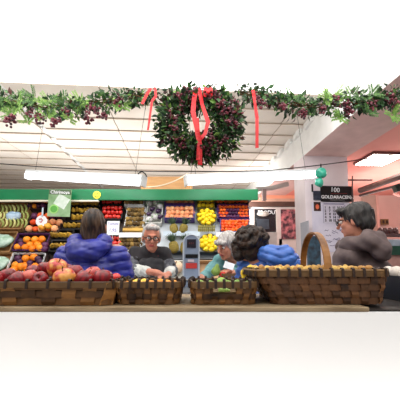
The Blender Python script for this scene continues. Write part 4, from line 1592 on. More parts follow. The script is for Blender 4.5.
def wicker_basket(label, x0t, x1t, x0b, x1b, yt, yb, Yf, depth, rows, stake, m, slot=None, fillz=0.03, handle=False):
    zt, zb = P(200, yt, Yf).z, PT + 0.001
    X0t, X1t = P(x0t, yt, Yf).x, P(x1t, yt, Yf).x
    X0b, X1b = P(x0b, yb, Yf).x, P(x1b, yb, Yf).x
    cx = (X0t + X1t) / 2
    cy = Yf + depth / 2
    h = zt - zb
    t = thing('wicker_basket', label, 'basket', (cx, cy, zb))
    wt, wb = X1t - X0t, X1b - X0b
    cxb = (X0b + X1b) / 2 - cx
    dt, db = depth, depth - 0.05

    def loop(tt, n):
        w = wb + (wt - wb) * tt
        d = db + (dt - db) * tt
        ox = cxb * (1 - tt)
        r = min(w, d) * 0.13
        pts = []
        segs = [((-w / 2 + r, -d / 2), (w / 2 - r, -d / 2)), ((w / 2, -d / 2 + r), (w / 2, d / 2 - r)), ((w / 2 - r, d / 2), (-w / 2 + r, d / 2)), ((-w / 2, d / 2 - r), (-w / 2, -d / 2 + r))]
        cen = [(w / 2 - r, -d / 2 + r, -PI / 2), (w / 2 - r, d / 2 - r, 0), (-w / 2 + r, d / 2 - r, PI / 2), (-w / 2 + r, -d / 2 + r, PI)]
        lens = []
        for i in range(4):
            a, b = segs[i]
            lens += [math.dist(a, b), r * PI / 2]
        T = sum(lens)
        out = []
        for k in range(n):
            s = T * k / n
            i = 0
            while s > lens[i]:
                s -= lens[i]
                i += 1
            if i % 2 == 0:
                a, b = segs[i // 2]
                q = s / lens[i]
                p = (a[0] + (b[0] - a[0]) * q, a[1] + (b[1] - a[1]) * q)
                nn = [(0, -1), (1, 0), (0, 1), (-1, 0)][i // 2]
            else:
                c = cen[i // 2]
                an = c[2] + s / r
                p = (c[0] + r * math.cos(an), c[1] + r * math.sin(an))
                nn = (math.cos(an), math.sin(an))
            out.append((Vector((p[0] + ox, p[1], h * tt)), Vector((nn[0], nn[1], 0))))
        return out
    per = 2 * (wt + dt)
    ns = int(per / stake / 2) * 2
    bm = BM()
    sub = 4
    n = ns * sub
    rh = 1.0 / rows
    for row in range(rows):
        t0 = (row + 0.5) * rh
        L = loop(t0, n)
        upv = Vector((0, 0, h * rh * 0.86))
        pts, nr, wd = [], [], []
        for k, (p, nn) in enumerate(L):
            ph = math.cos(PI * k / sub + PI * row)
            pts.append(p + nn * ph * 0.0035)
            nr.append(nn)
            wd.append(upv)
        if slot and row == slot[2]:
            # the strip stops either side of the hand hold
            run = [], [], []
            k0 = [k for k in range(n) if not (L[k][0].y < 0 and slot[0] - cx < L[k][0].x < slot[1] - cx and L[k][1].y < -0.9)]
            first = max(i for i in range(len(k0) - 1) if k0[i + 1] - k0[i] > 1) + 1 if any(k0[i + 1] - k0[i] > 1 for i in range(len(k0) - 1)) else 0
            k0 = k0[first:] + k0[:first]
            ribbon(bm, [pts[k] for k in k0], [nr[k] for k in k0], [wd[k] for k in k0], 0.003)
        else:
            ribbon(bm, pts, nr, wd, 0.003, True)
    # stakes
    cols = [loop(q, ns) for q in [0.0] + [(r + 0.5) * rh for r in range(rows)] + [1.0]]
    for k in range(ns):
        pts, nr, wd = [], [], []
        for i, lp in enumerate(cols):
            p, nn = lp[k]
            if slot and nn.y < -0.9 and slot[0] - cx < p.x < slot[1] - cx and i > slot[2]:
                break
            row = i - 1
            ph = -math.cos(PI * k + PI * row) if 0 <= row < rows else 0
            tg = Vector((-nn.y, nn.x, 0))
            pts.append(p + nn * ph * 0.004)
            nr.append(nn)
            wd.append(tg * (per / ns * 0.62))
        if len(pts) > 1:
            ribbon(bm, pts, nr, wd, 0.003)
    obj('woven_body', bm, m, t)
    # rim
    bm = BM()
    L = loop(1.0, n)
    L2 = loop(0.9, n)
    ribbon(bm, [p + nn * 0.006 for p, nn in L2], [nn for p, nn in L2], [Vector((0, 0, 0.022))] * n, 0.005, True)
    ribbon(bm, [p - nn * 0.005 for p, nn in L2], [nn for p, nn in L2], [Vector((0, 0, 0.022))] * n, 0.004, True)
    tube(bm, [p for p, nn in L] + [L[0][0]], 0.006, 6)
    obj('rim', bm, rim_m, t)
    for k in range(0, ns, 1):
        bm = BM()
        p, nn = loop(0.92, ns)[k]
        tg = Vector((-nn.y, nn.x, 0))
        lp = [p + nn * 0.0105 + Vector((0, 0, -0.016)), p + nn * 0.011, p + nn * 0.009 + Vector((0, 0, 0.018)), p + Vector((0, 0, 0.0225)), p - nn * 0.009 + Vector((0, 0, 0.016)), p - nn * 0.009 + Vector((0, 0, -0.014))]
        nr = [nn, nn, (nn + Vector((0, 0, 1))).normalized(), Vector((0, 0, 1)), (-nn + Vector((0, 0, 1))).normalized(), -nn]
        ribbon(bm, lp, nr, [tg * 0.011] * 6, 0.002)
        obj('rim_lashing', bm, lash_m, t)
    bm = BM()
    LL = loop(0.02, 40)
    v = [bm.verts.new(p) for p, nn in LL]
    w2 = [bm.verts.new(p + Vector((0, 0, 0.006))) for p, nn in LL]
    bm.faces.new(v)
    bm.faces.new(w2[::-1])
    for k in range(40):
        bm.faces.new((v[k], v[(k + 1) % 40], w2[(k + 1) % 40], w2[k]))
    obj('bottom', bm, m, t)
    bm = BM()
    LL = loop(max(0.05, 1 - fillz / h), 40)
    v = [bm.verts.new(p - nn * 0.012) for p, nn in LL]
    L3 = loop(0.06, 40)
    w2 = [bm.verts.new(p - nn * 0.012) for p, nn in L3]
    bm.faces.new(v[::-1])
    bm.faces.new(w2)
    for k in range(40):
        bm.faces.new((v[k], v[(k + 1) % 40], w2[(k + 1) % 40], w2[k]))
    obj('straw_filling', bm, straw, t)
    if handle:
        bm = BM()
        pts, nr, wd = [], [], []
        hx = P(332, 270, Yf).x - cx - 0.005
        HH = P(310, 233, Yf + depth / 2).z - zb - h
        for i in range(25):
            a = PI * i / 24
            y = -math.cos(a) * (depth / 2 - 0.022) + 0.0
            z = h - 0.05 + (HH + 0.05) * math.sin(a) ** 0.75
            pts.append((hx, y, z))
            nr.append(Vector((0, -math.cos(a), math.sin(a))).normalized())
            wd.append((0.030, 0, 0))
        ribbon(bm, pts, nr, wd, 0.007)
        obj('handle', bm, mat('handle_wood', (168, 116, 62), (92, 56, 30), 0.45, scale=9), t)
    return t, cx, cy, zb, zt


AP = fruit_apple(mat('apple_skin', (150, 22, 30), (92, 10, 18), 0.28, scale=3, spec=0.55, stretch=(1, 1, 0.4)))
AP2 = fruit_apple(mat('apple_skin_yellow', (226, 160, 78), (176, 36, 36), 0.28, scale=1.4, spec=0.55, lo=0.42, hi=0.6))
AP3 = fruit_apple(mat('apple_skin_pink', (212, 104, 84), (166, 40, 42), 0.28, scale=1.6, spec=0.55))
AST = fruit_stem(stem_brown)

b1 = wicker_basket('wide wicker basket heaped with red apples at the left', -26, 112, -22, 108, 282.8, 306, 1.27, 0.34, 3, 0.082, splint, fillz=0.025)
apples = [(57, 266.5, 9.8, 1.42, 1, 'big yellow and red apple on top of the heap'), (64.5, 277, 11, 1.33, 1, 'red apple with yellow hollow in front below the top apple'),
          (40.5, 277.5, 7.6, 1.33, 0, 'small red apple lying on its side with hollow facing out'), (29, 276.5, 8.6, 1.36, 2, 'pinkish apple between two red ones at left front'),
          (17, 279, 9.2, 1.33, 0, 'red apple at the front left with a bright highlight'), (8, 275, 8.5, 1.41, 0, 'dark red apple at far left of the heap'),
          (75, 272, 8.6, 1.46, 0, 'red apple behind and right of the yellow hollowed one'), (84, 278, 9.2, 1.33, 0, 'red apple at front right centre of the heap'),
          (103, 277.5, 10, 1.35, 0, 'dark red apple at the right end of the basket'), (93, 273, 8.2, 1.47, 2, 'pink red apple behind the two at the right end'),
          (46, 267.5, 8, 1.47, 0, 'dark red apple leaning left of the top apple'), (33, 271, 7.4, 1.50, 0, 'deep red apple half hidden behind the pinkish one'),
          (-6, 278, 9, 1.36, 0, 'red apple cut by the left edge of the picture'), (66, 270, 8.0, 1.53, 0, 'red apple hidden behind the top apple on its right')]
for px, py, r, Y, kx, lb in apples:
    s = r * Y / F
    rot = {1: (0.5, 0.2, px), 0: (random.uniform(-0.4, 0.6), random.uniform(-0.6, 0.6), px), 2: (0.3, 0.3, px)}[kx]
    if px == 40.5:
        rot = (1.2, 0.2, 0)
    if px == 64.5:
        rot = (0.35, -0.15, 0)
    o = link('apple', [AP, AP2, AP3][kx], None, P(px, py + 1.6, Y), rot, s)
    tag(o, lb, 'apple', 'apples in the wide basket')
    link('stem', AST, o)
put('tomato', P(116, 277.5, 1.5), (0.3, 0, 0), 0.024, 'small bright red fruit at the gap between the first two baskets', 'small red fruit')

b2 = wicker_basket('wicker basket of yellow fruit below the seller in black', 113, 181, 116.5, 177, 282.8, 306, 1.30, 0.28, 4, 0.036, splint, fillz=0.02)
for i, (px, py, r, Y) in enumerate(((137, 283, 6.2, 1.42), (151, 284, 6, 1.40), (167, 283.5, 6, 1.43), (127, 284, 5, 1.46), (160, 281.5, 5, 1.5), (144, 281.5, 5, 1.52), (174, 283, 5, 1.5))):
    put('mango', P(px, py + 1.2, Y), (PI / 2, 0.2 * i, PI / 2 + .4 * math.sin(i * 2)), r * Y / F * 0.85,
        'yellow fruit in the basket below the seller, %s' % ['second from the left', 'in the middle front', 'big one at the right', 'leftmost', 'behind on the right', 'behind in the middle', 'at the right end'][i], 'yellow fruit in the second basket')
b3 = wicker_basket('wicker basket of green fruit below the teal cardigan', 190, 258, 192, 256, 282.8, 306, 1.30, 0.28, 4, 0.036, splint,
                   slot=(P(213.5, 288, 1.3).x, P(234.5, 288, 1.3).x, 2), fillz=0.04)
for i, (px, py, r, Y) in enumerate(((200, 283, 6, 1.41), (222, 282, 7.5, 1.40), (238, 283, 6, 1.42), (211, 283.5, 5.5, 1.47), (229, 283.5, 5.5, 1.5), (248, 283.5, 5, 1.44))):
    put('avocado', P(px, py + 1.2, Y), (PI / 2, 0.3 * i, PI / 2 + .5 * math.sin(i * 2.3)), r * Y / F * 0.8,
        'green fruit in the third basket, %s' % ['leftmost', 'biggest in the middle', 'right of the biggest one', 'behind on the left', 'behind on the right', 'at the right end'][i], 'green fruit in the third basket')
put('avocado', P(223, 291, 1.345), (PI / 2, 0, PI / 2), 0.021, 'green fruit showing through the hand hold of the third basket', 'green fruit in the third basket')
b4 = wicker_basket('large dark wicker basket with tall handle at the right', 254, 392, 277, 388, 270.5, 306, 1.30, 0.37, 5, 0.046, splint_d, fillz=0.012, handle=True)
t_, cx, cy, zb, zt = b4
potato = mat('tan_nut_skin', (214, 176, 92), (170, 122, 60), 0.6, 'random')
bm = BM()
vs = ball(bm, (0, 0, 0), (1.2, 0.95, 0.9), 2)
for v in vs:
    v.co *= 1 + 0.1 * mnoise.noise(v.co * 2)
ME['potato'] = mesh_from(bm, 'small_potato', potato, True)
KN['potato'] = ('small_potato', 'potato')
rng = random.Random(11)
for j in range(4):
    for i in range(13):
        x = cx - 0.26 + 0.52 * (i + 0.5) / 13 + rng.uniform(-.006, .006)
        y = cy - 0.14 + 0.28 * (j + 0.5) / 4 + rng.uniform(-.008, .008)
        put('potato', (x, y, zt + 0.000 + rng.uniform(-.003, .005)), (rng.uniform(0, 3), rng.uniform(0, 3), 0), 0.017, 'small tan potato filling the large handled basket', 'small potatoes in the handled basket')
# yellow fruit between basket three and four
for i, (px, py, r, Y) in enumerate(((247, 273, 8, 1.66), (244, 279, 6, 1.66), (252, 277.5, 6, 1.69))):
    put('quince', P(px, py, Y), (0.4, 0.5 - i, i), r * Y / F * 0.8, ['large yellow quince peeping over the basket of green fruit', 'yellow quince low behind the basket of green fruit', 'yellow quince beside the left end of the handled basket'][i], 'yellow quinces behind the third basket')
# small goods on the counter
put('avocado', P(216, 271, 2.56), (0.2, 0.2, 0), 0.04, 'green pear shaped fruit on the counter below the teal cardigan', 'green fruit on the counter')
put('tomato', P(223, 275.5, 2.56), (0.2, 0.2, 0), 0.035, 'red tomato on the counter beside the green fruit', 'tomato on the counter')
c = P(234, 277, 2.56)
t = thing('small_basket', 'small wicker basket on the counter below the paper slip', 'basket', (c.x, c.y, CT))
bm = BM()
for row in range(5):
    n = 30
    pts = [((.085 + .006 * row + .003 * (1 if (k + row) % 2 else -1)) * math.cos(2 * PI * k / n), (.06 + .005 * row) * math.sin(2 * PI * k / n), .012 + .022 * row) for k in range(n)]
    ribbon(bm, pts, [Vector((p[0], p[1], 0)).normalized() for p in pts], [(0, 0, .02)] * n, .004, True)
obj('woven_side', bm, mat('tan_wicker', (176, 140, 92), (120, 90, 56), 0.6, 'island'), t)
bm = BM()
lathe(bm, [(0, 0), (.08, 0), (.08, .008), (0, .008)], 24)
bmesh.ops.scale(bm, vec=(1, .72, 1), verts=bm.verts[:])
obj('base', bm, mat('tan_wicker', (176, 140, 92)), t)

# dark crate with pale produce beyond the right end of the shelf
c = P(398, 292, 1.62)
t = thing('market_crate', 'black crate at the right end beside the handled basket', 'crate', (c.x + .1, 1.60, PB + .0085))
hgt = P(398, 276, 1.5).z - PB - .009
bm = BM()
box2(bm, (-.16, -.12, 0), (.16, .12, .01))
obj('base', bm, blackc, t)
for s in (-1, 1):
    bm = BM()
    box2(bm, (-.16, s * .12 - .005, 0), (.16, s * .12 + .005, hgt))
    obj('long_side', bm, blackc, t)
    bm = BM()
    box2(bm, (s * .16 - .005, -.12, 0), (s * .16 + .005, .12, hgt))
    obj('end_panel', bm, blackc, t)
ME['onion'] = fruit_round('onion', mat('pale_onion', (206, 196, 186), (170, 150, 140), 0.5, 'random'), 0.95)
k = 0
for x in (-.11, -.04, .03, .10):
    for y in (-.07, 0, .07):
        put('onion', (c.x + .1 + x, 1.60 + y, PB + .01 + hgt + .012 * random.random()), (random.random(), random.random(), 0), .036, 'pale onion in the black crate at the right end', 'pale onions in the black crate')

# ==================================================================== PILLAR SIGNS
N5 = Vector((math.sin(YAW), -math.cos(YAW), 0))
PF = A(2.3, 4.57, 0)


def on_pillar(px, py, d=0.0):
    return pix_on(px, py, PF + N5 * d, N5)


def panel_on(x0, y0, x1, y1, d, m, name, label=None, cat=None, th=0.006, parent=None):
    a, b = on_pillar(x0, y1, d), on_pillar(x1, y0, d)
    c = (a + b) / 2
    w = (Vector((b.x, b.y, 0)) - Vector((a.x, a.y, 0))).length
    h = b.z - a.z
    bm = BM()
    box(bm, (0, 0, 0), (w, th, h))
    if parent is None:
        o = obj(name, bm, m, None, c, (0, 0, YAW))
        if label:
            tag(o, label, cat)
    else:
        Ri = Matrix.Rotation(-YAW, 3, 'Z')
        o = obj(name, bm, m, parent, Ri @ (c - parent.location))
    return o, w, h


sg, w, h = panel_on(321, 186.5, 352.5, 201.5, 0.02, mat('black_sign', (26, 22, 24), (18, 16, 18), 0.35), 'sign_board', 'black sign board with white lettering on the pillar', 'sign', 0.02)
link('lettering', text_mesh('GOLDARACENA', 0.07, white_p, 0.002), sg, (0, -.012, -h * .22), (PI / 2, 0, 0), (1.0, 1, 1))
link('logo', text_mesh('100', 0.1, white_p, 0.001), sg, (-w * .06, -.012, h * .24), (PI / 2, 0.08, 0))
bm = BM()
box(bm, (0, -.011, -h * .40), (w * .45, .002, .006))
obj('small_line', bm, mat('sign_grey', (150, 150, 150), None, .5), sg)
bm = BM()
box(bm, (.03, -.011, h * .02), (w * .5, .002, .008))
obj('red_line', bm, mat('sign_red', (120, 40, 40), None, .5), sg)
paper_lav = mat('lavender_paper', (226, 222, 236), (214, 210, 228), 0.7)
po, w, h = panel_on(313.5, 203, 350, 252, 0.006, paper_lav, 'poster', 'pale poster with scribbles on the pillar under the calendar', 'poster', 0.004)
bm = BM()
rng = random.Random(5)
for i in range(16):
    x, z = rng.uniform(-.2, .2), rng.uniform(-.28, -.02)
    pts = [Vector((x + .02 * k, -.004, z + rng.uniform(-.012, .012))) for k in range(rng.randint(3, 6))]
    tube(bm, pts, .004, 5)
obj('scribble', bm, mat('poster_ink', (96, 90, 130), None, .7), po)
cal, w, h = panel_on(323, 202.5, 345, 223, 0.014, mat('calendar_paper', (216, 212, 226), None, 0.7), 'calendar', 'wall calendar with columns of dark numerals under the black sign', 'calendar', 0.006)
ink2 = mat('dark_ink', (44, 42, 60), None, .7)
k = 0
for cidx in range(5):
    for r in range(5):
        k += 1
        link('numeral', text_mesh(str(k), 0.05, ink2, 0.002), cal, (-w * .38 + w * .19 * cidx, -.005, h * .24 - h * .155 * r), (PI / 2, 0, 0))
bm = BM()
box(bm, (0, -.004, h * .42), (w * .9, .002, h * .06))
for s in (-1, 1):
    box(bm, (s * w * .47, -.004, -.02), (.006, .002, h * .86))
obj('ruled_lines', bm, mat('calendar_rule', (150, 146, 176), None, .7), cal)
panel_on(313.5, 191, 320.3, 200, 0.012, mat('blue_photo', (60, 66, 84), (36, 38, 52), 0.5, scale=20), 'photo_card', 'dark blue photo card left of the black sign', 'photo')
ph, w, h = panel_on(314, 202, 320.5, 211, 0.012, mat('dark_photo', (70, 40, 36), (44, 28, 28), 0.5), 'photo_card', 'dark photo card with orange shape left of the calendar', 'photo')
bm = BM()
vs = ball(bm, (0, -.004, -.005), (.03, .003, .04), 2)
obj('orange_shape', bm, mat('photo_orange', (232, 120, 80), (210, 80, 56), .5), ph)
# bracket left of the sign
c = on_pillar(312.3, 188, 0.01)
bm = BM()
box(bm, (0, 0, 0), (.018, .02, .12))
tag(obj('wall_hook', bm, wire, None, c, (0, 0, YAW)), 'small black hook at the left corner of the pillar', 'hook')
# pole with arm right of the sign
bm = BM()
tube(bm, [on_pillar(352.3, 203, .06), on_pillar(352.3, 176, .06)], .010, 8)
tube(bm, [on_pillar(348.5, 180, .06), on_pillar(372, 180, .06)], .014, 8)
tag(obj('bracket_pole', bm, mat('dark_bronze', (84, 62, 60), (60, 44, 44), .5)), 'dark bracket pole with side arm at the pillar right corner', 'bracket')
# teal balloons hanging from the cable
c = P(321, 168, 3.6)
t = thing('balloon_cluster', 'shiny teal foil balloon hanging from the cable by the pillar', 'balloon', c)
tealb = mat('teal_foil', (66, 190, 160), (24, 140, 120), 0.2, scale=8, spec=0.8)
for px, py, rx, ry, s in ((321.5, 173, 6.0, 5.5, 0), (319, 182.5, 4.4, 4.6, 4)):
    bm = BM()
    vs = ball(bm, (0, 0, 0), (rx * 3.6 / F, .05, ry * 3.6 / F), 3)
    for v in vs:
        v.co += v.co.normalized() * .014 * mnoise.noise(v.co * 22 + Vector((s, 0, 0)))
    obj('balloon', bm, tealb, t, P(px, py, 3.6) - c, smooth=True)
bm = BM()
tube(bm, [(0, 0, .05), (0, 0, -.03)], .008, 6)
obj('knot', bm, wire, t)

# ==================================================================== SHOP BEYOND
bm_y = 6.6


def wbox(x0, y0, x1, y1, Y, th, m, name, label=None, cat=None, parent=None, bevel=0.0):
    a, b = P(x0, y1, Y), P(x1, y0, Y)
    bm = BM()
    o3 = parent.location if parent else Vector((0, 0, 0))
    if y1 > 320:
        a.z = 0.0
    if parent is None and label:
        c = Vector(((a.x + b.x) / 2, Y, a.z))
        box2(bm, (a.x - c.x, 0, 0), (b.x - c.x, th, b.z - a.z), 0, bevel)
        return tag(obj(name, bm, m, None, c), label, cat)
    box2(bm, (a.x - o3.x, Y - o3.y, a.z - o3.z), (b.x - o3.x, Y + th - o3.y, b.z - o3.z), 0, bevel)
    return obj(name, bm, m, parent)


t = thing('shop_front', 'dark shop front with white frame beyond the stall', 'shop front', Vector((P(275, 300, bm_y).x, bm_y, 0)))
cream_f = mat('shop_frame', (226, 212, 206), (214, 200, 194), .6)
wbox(249, 201.5, 300, 206.5, bm_y - .05, .1, mat('shop_header', (92, 62, 50), (74, 48, 40), .6), 'header', parent=t)
wbox(249, 198.5, 300, 201.5, bm_y - .05, .1, mat('shop_cornice', (206, 160, 140), None, .6), 'cornice', parent=t)
wbox(252, 206.5, 300, 209, bm_y, .06, cream_f, 'top_rail', parent=t)
for x in (252, 279):
    wbox(x, 209, x + 2.2, 324, bm_y, .06, cream_f, 'post', parent=t)
g = wbox(254.2, 209, 279, 321, bm_y + .03, .03, mat('dark_glass', (34, 32, 38), (24, 22, 28), .15, spec=.6), 'window_pane', parent=t)
a = P(273.5, 212.5, bm_y + .02)
link('lettering', text_mesh('PRODUT', 0.11, white_p, 0.002), t, a - t.location + Vector((-.12, 0, 0)), (PI / 2, 0, 0))
wbox(281.2, 239, 300, 324, bm_y, .05, cream_f, 'lower_panel', parent=t)
bm = BM()
c = P(263, 214, bm_y - .0)
ball(bm, c - t.location, (.13, .03, .06), 3)
obj('white_blob', bm, mat('shop_white', (206, 196, 188), (150, 140, 132), .6, scale=12), t, smooth=True)  # pale flattened oval in front of the window pane
wbox(257, 219, 269, 229, bm_y + .015, .02, mat('shop_shelf_dark', (60, 66, 76), (44, 48, 58), .5, scale=9), 'dark_display', parent=t)
meat = mat('meat_poster', (214, 124, 130), (66, 40, 50), .5, scale=9, lo=.42, hi=.62)
wbox(281.6, 209.5, 298.8, 239, bm_y - .02, .02, meat, 'poster', 'red and dark marbled poster left of the pillar', 'poster')
wbox(259, 232, 277, 331.5, 5.9, .3, mat('pale_box', (206, 196, 192), (192, 182, 178), .6), 'cabinet', 'pale cabinet in front of the dark shop window', 'cabinet', None, .01)
wbox(263, 189, 266.3, 200, 6.0, .1, mat('grey_post', (150, 128, 126), None, .5), 'duct_post', 'short grey post right of the green board end', 'post')
bm = BM()
tube(bm, [P(256, 189.5, 6.1), P(272, 188, 6.1), P(288, 184, 6.1)], .05, 10)
tag(obj('duct', bm, mat('duct_grey', (178, 170, 166), None, .5)), 'grey duct rising right behind the tube light', 'duct')
NL = Vector((-math.cos(YAW), -math.sin(YAW), 0))
q0, q1 = pix_on(301.5, 252, A(1.945, 4.8), NL), pix_on(308.5, 222, A(1.945, 4.8), NL)
bm = BM()
box(bm, (0, 0, 0), (.006, abs((q1 - q0).y), .48))
tag(obj('leaflet', bm, mat('grey_leaflet', (186, 188, 198), (170, 172, 184), .6), None, (q0 + q1) / 2, (0, 0, YAW)), 'grey leaflet on the pillar side behind the basket handle', 'leaflet')
wbox(312, 236, 320, 360, 4.2, .05, mat('dark_bin', (40, 42, 50), (60, 90, 110), .5, scale=12), 'display_rack', 'dark display rack seen through the basket handle', 'rack')

# side aisle at right: awning frame, exit sign, stalls
aw = mat('awning_dark', (96, 70, 64), (70, 50, 48), .5)
bm = BM()
p0, p1 = P(360, 190.5, 5.6), P(410, 173, 4.6)
tube(bm, [p0, p1], .055, 8)
tag(obj('awning_beam', bm, aw), 'thick dark awning beam rising to the right, upper of two', 'beam', 'awning beams')
bm = BM()
tube(bm, [P(360, 195.5, 5.6), P(410, 182.5, 4.6)], .026, 8)
tag(obj('awning_beam', bm, mat('awning_darker', (70, 46, 44), None, .5)), 'thin dark awning beam rising to the right, lower of two', 'beam', 'awning beams')
bm = BM()
box(bm, P(399, 187.5, 4.8), (.16, .1, .12), Matrix.Rotation(-.3, 3, 'Y'), 0, .01)
tag(obj('lamp_box', bm, mat('dark_green_box', (36, 46, 40), None, .5)), 'dark box hanging under the awning beams at right edge', 'box')
bm = BM()
tube(bm, [P(393, 193, 5.0), P(399, 195.5, 5.0), P(408, 195, 5.0)], .022, 8)
tag(obj('wall_lamp', bm, mat('rosy_lamp', (214, 150, 140), None, .5)), 'rosy curved lamp arm under the dark box', 'lamp arm')
pl = wbox(381.5, 219, 388.5, 224.5, 7.5, .03, mat('brass_plate', (150, 120, 70), (120, 92, 54), .5), 'wall_plate', 'small brown plate on the pink wall at right', 'plate')
bm = BM()
for s in (-.04, .045):
    box(bm, (s, -.004, .065), (.05, .004, .08))
obj('dark_marks', bm, mat('plate_dark', (60, 44, 34), None, .6), pl)
t = thing('market_stall', 'green fronted stall with glass top at the right edge', 'stall', (P(396, 250, 4.6).x + .3, 4.6, 0))
a, b = P(384, 255, 4.5), P(430, 246, 4.5)
lx = t.location
bm = BM()
box2(bm, (a.x - lx.x, -.1, a.z), (b.x - lx.x, .5, b.z))
obj('green_band', bm, mat('stall_green', (40, 84, 66), (30, 66, 54), .5), t)
bm = BM()
box2(bm, (a.x - lx.x, -.08, b.z), (b.x - lx.x, .5, b.z + .1), 0, .01)
obj('glass_top', bm, mat('stall_glass', (176, 190, 204), (150, 160, 176), .2, scale=9), t)
bm = BM()
box2(bm, (a.x - lx.x + .1, -.05, 0), (b.x - lx.x, .5, a.z))
obj('front_panel', bm, mat('stall_rosy', (196, 150, 140), (176, 130, 124), .6), t)
bm = BM()
box2(bm, (a.x - lx.x - .2, .1, b.z + .17), (b.x - lx.x, .4, b.z + .2))
obj('shelf', bm, mat('stall_shelf', (100, 74, 72), None, .6), t)
for i in range(4):
    c = P(386 + 5.2 * i, 230, 4.6)
    bm = BM()
    lathe(bm, [(0, 0), (.04, 0), (.042, .05), (.03, .09), (.012, .1), (0, .1)], 14)
    q = obj('jar', bm, [mat('jar_dark', (90, 60, 58), None, .3)], None, (c.x, 4.7 + .05, b.z + .2), smooth=True)
    tag(q, 'small dark jar on the shelf of the green stall', 'jar', 'jars on the green stall')

# ==================================================================== GARLANDS AND WREATH
leaf_mats = [mat('leaf_dark', (52, 84, 48), (22, 44, 28), .5, 'island', scale=10), mat('leaf_mid', (92, 130, 66), (48, 86, 44), .5, 'island', scale=10),
             mat('leaf_light', (136, 172, 84), (84, 128, 54), .5, 'island', scale=10), mat('leaf_maroon', (84, 48, 44), (48, 26, 30), .5, 'island', scale=10)]


def leaf(bm, p, d, n, L, w, mi):
    d = d.normalized()
    s = d.cross(n)
    if s.length < 1e-4:
        s = Vector((1, 0, 0))
    s = s.normalized()
    n = s.cross(d)
    v = [bm.verts.new(q) for q in (p, p + d * L * .45 + s * w / 2 + n * w * .15, p + d * L * .5 - n * w * .05, p + d * L * .45 - s * w / 2 + n * w * .15, p + d * L - n * L * .12)]
    for f in ((0, 1, 2), (0, 2, 3), (1, 4, 2), (2, 4, 3)):
        bm.faces.new([v[i] for i in f]).material_index = mi


def rv(rng):
    return Vector((rng.gauss(0, 1), rng.gauss(0, 1), rng.gauss(0, 1))).normalized()


def leaves_along(path, rad, n, L0, rng, weights, droop=0.3, top=9.0):
    bm = BM()
    for i in range(n):
        q = rng.random() * (len(path) - 1)
        k = int(q)
        p = path[k].lerp(path[min(k + 1, len(path) - 1)], q - k)
        r = rad(q / (len(path) - 1))
        o = rv(rng)
        p = p + Vector((o.x, o.y, o.z)) * r * rng.random() ** .5
        d = (o + rv(rng) * .8 + Vector((0, 0, -droop))).normalized()
        L = L0 * rng.uniform(.6, 1.25)
        if p.z > top:
            p.z -= 2 * (p.z - top) + rng.random() * .02
        if p.z + d.z * L > top:
            d.z = -abs(d.z)
        w = weights(q / (len(path) - 1))
        mi = rng.choices(range(4), w)[0]
        leaf(bm, p, d, rv(rng), L, L * rng.uniform(.4, .62), mi)
    return bm


berry_m = mat('dark_berry', (112, 40, 54), (50, 18, 28), .3, 'island', scale=5, spec=.6)


def berry_cluster(t, p, n, rad, r, rng, stretch=1.0):
    bm = BM()
    for i in range(n):
        o = rv(rng) * rad * rng.random() ** .4
        ball(bm, Vector((o.x, o.y, o.z * stretch)), r * rng.uniform(.8, 1.15), 1)
    return obj('berry_cluster', bm, berry_m, t, p - t.location, smooth=True)


GY = 2.0
red_r = mat('red_ribbon', (222, 44, 48), (196, 28, 36), .4, scale=6)


def ribbon_strip(t, pts, w, name='ribbon'):
    """pts: (px, py, depth); twisting satin strip"""
    bm = BM()
    pp = [P(*q) for q in pts]
    fine = []
    for a, b in zip(pp, pp[1:]):
        for k in range(5):
            fine.append(a.lerp(b, k / 5))
    fine.append(pp[-1])
    nr, wd = [], []
    for i, p in enumerate(fine):
        d = (fine[min(i + 1, len(fine) - 1)] - fine[max(i - 1, 0)]).normalized()
        tw = .5 * math.sin(i * .35)
        s = d.cross(Vector((0, -1, 0))).normalized()
        n_ = s.cross(d).normalized()
        s2 = s * math.cos(tw) + n_ * math.sin(tw)
        wd.append(s2 * w)
        nr.append(s2.cross(d).normalized())
    ribbon(bm, [p - t.location for p in fine], nr, wd, .0015)
    return obj(name, bm, red_r, t)


def garland(label, spine, seed, nleaf, clusters, radf, wf, needles, ribbons):
    rng = random.Random(seed)
    pts = [P(*q) for q in spine]
    fine = []
    for a, b in zip(pts, pts[1:]):
        for k in range(6):
            fine.append(a.lerp(b, k / 6))
    fine.append(pts[-1])
    t = thing('garland', label, 'garland', fine[len(fine) // 2])
    o = t.location
    bm = BM()
    for s in range(3):
        tube(bm, [p - o + Vector((0, math.cos(i * .9 + s * 2) * .012, math.sin(i * .9 + s * 2) * .012)) for i, p in enumerate(fine)], .0045, 5)
    obj('vine', bm, stem_brown, t)
    bm = leaves_along([p - o for p in fine], radf, nleaf, .045, rng, wf, .3, P(200, 87.5, GY).z - o.z)
    for px, py, n, L, mi in needles:              # feathery sprays
        p = P(px, py, GY - .02) - o
        for s in range(n):
            d = Vector((rng.uniform(-1, 1), rng.uniform(-.6, .1), rng.uniform(-.6, .7))).normalized()
            ln = L * rng.uniform(.7, 1.1)
            for k in range(12):
                q = p + d * ln * (k + 1) / 12
                if q.z + o.z > P(200, 88, GY).z:
                    continue
                for sd in (-1, 1):
                    leaf(bm, q, (d * .7 + d.cross(Vector((0, -1, 0))) * sd + rv(rng) * .1).normalized(), Vector((0, -1, 0)), .022, .006, mi)
    obj('foliage', bm, leaf_mats, t)
    for px, py, n, rad in clusters:
        berry_cluster(t, P(px, py, GY - .04), n + 4, rad, .0098, rng, 1.2)
    for pts_, w in ribbons:
        ribbon_strip(t, pts_, w)
    return t


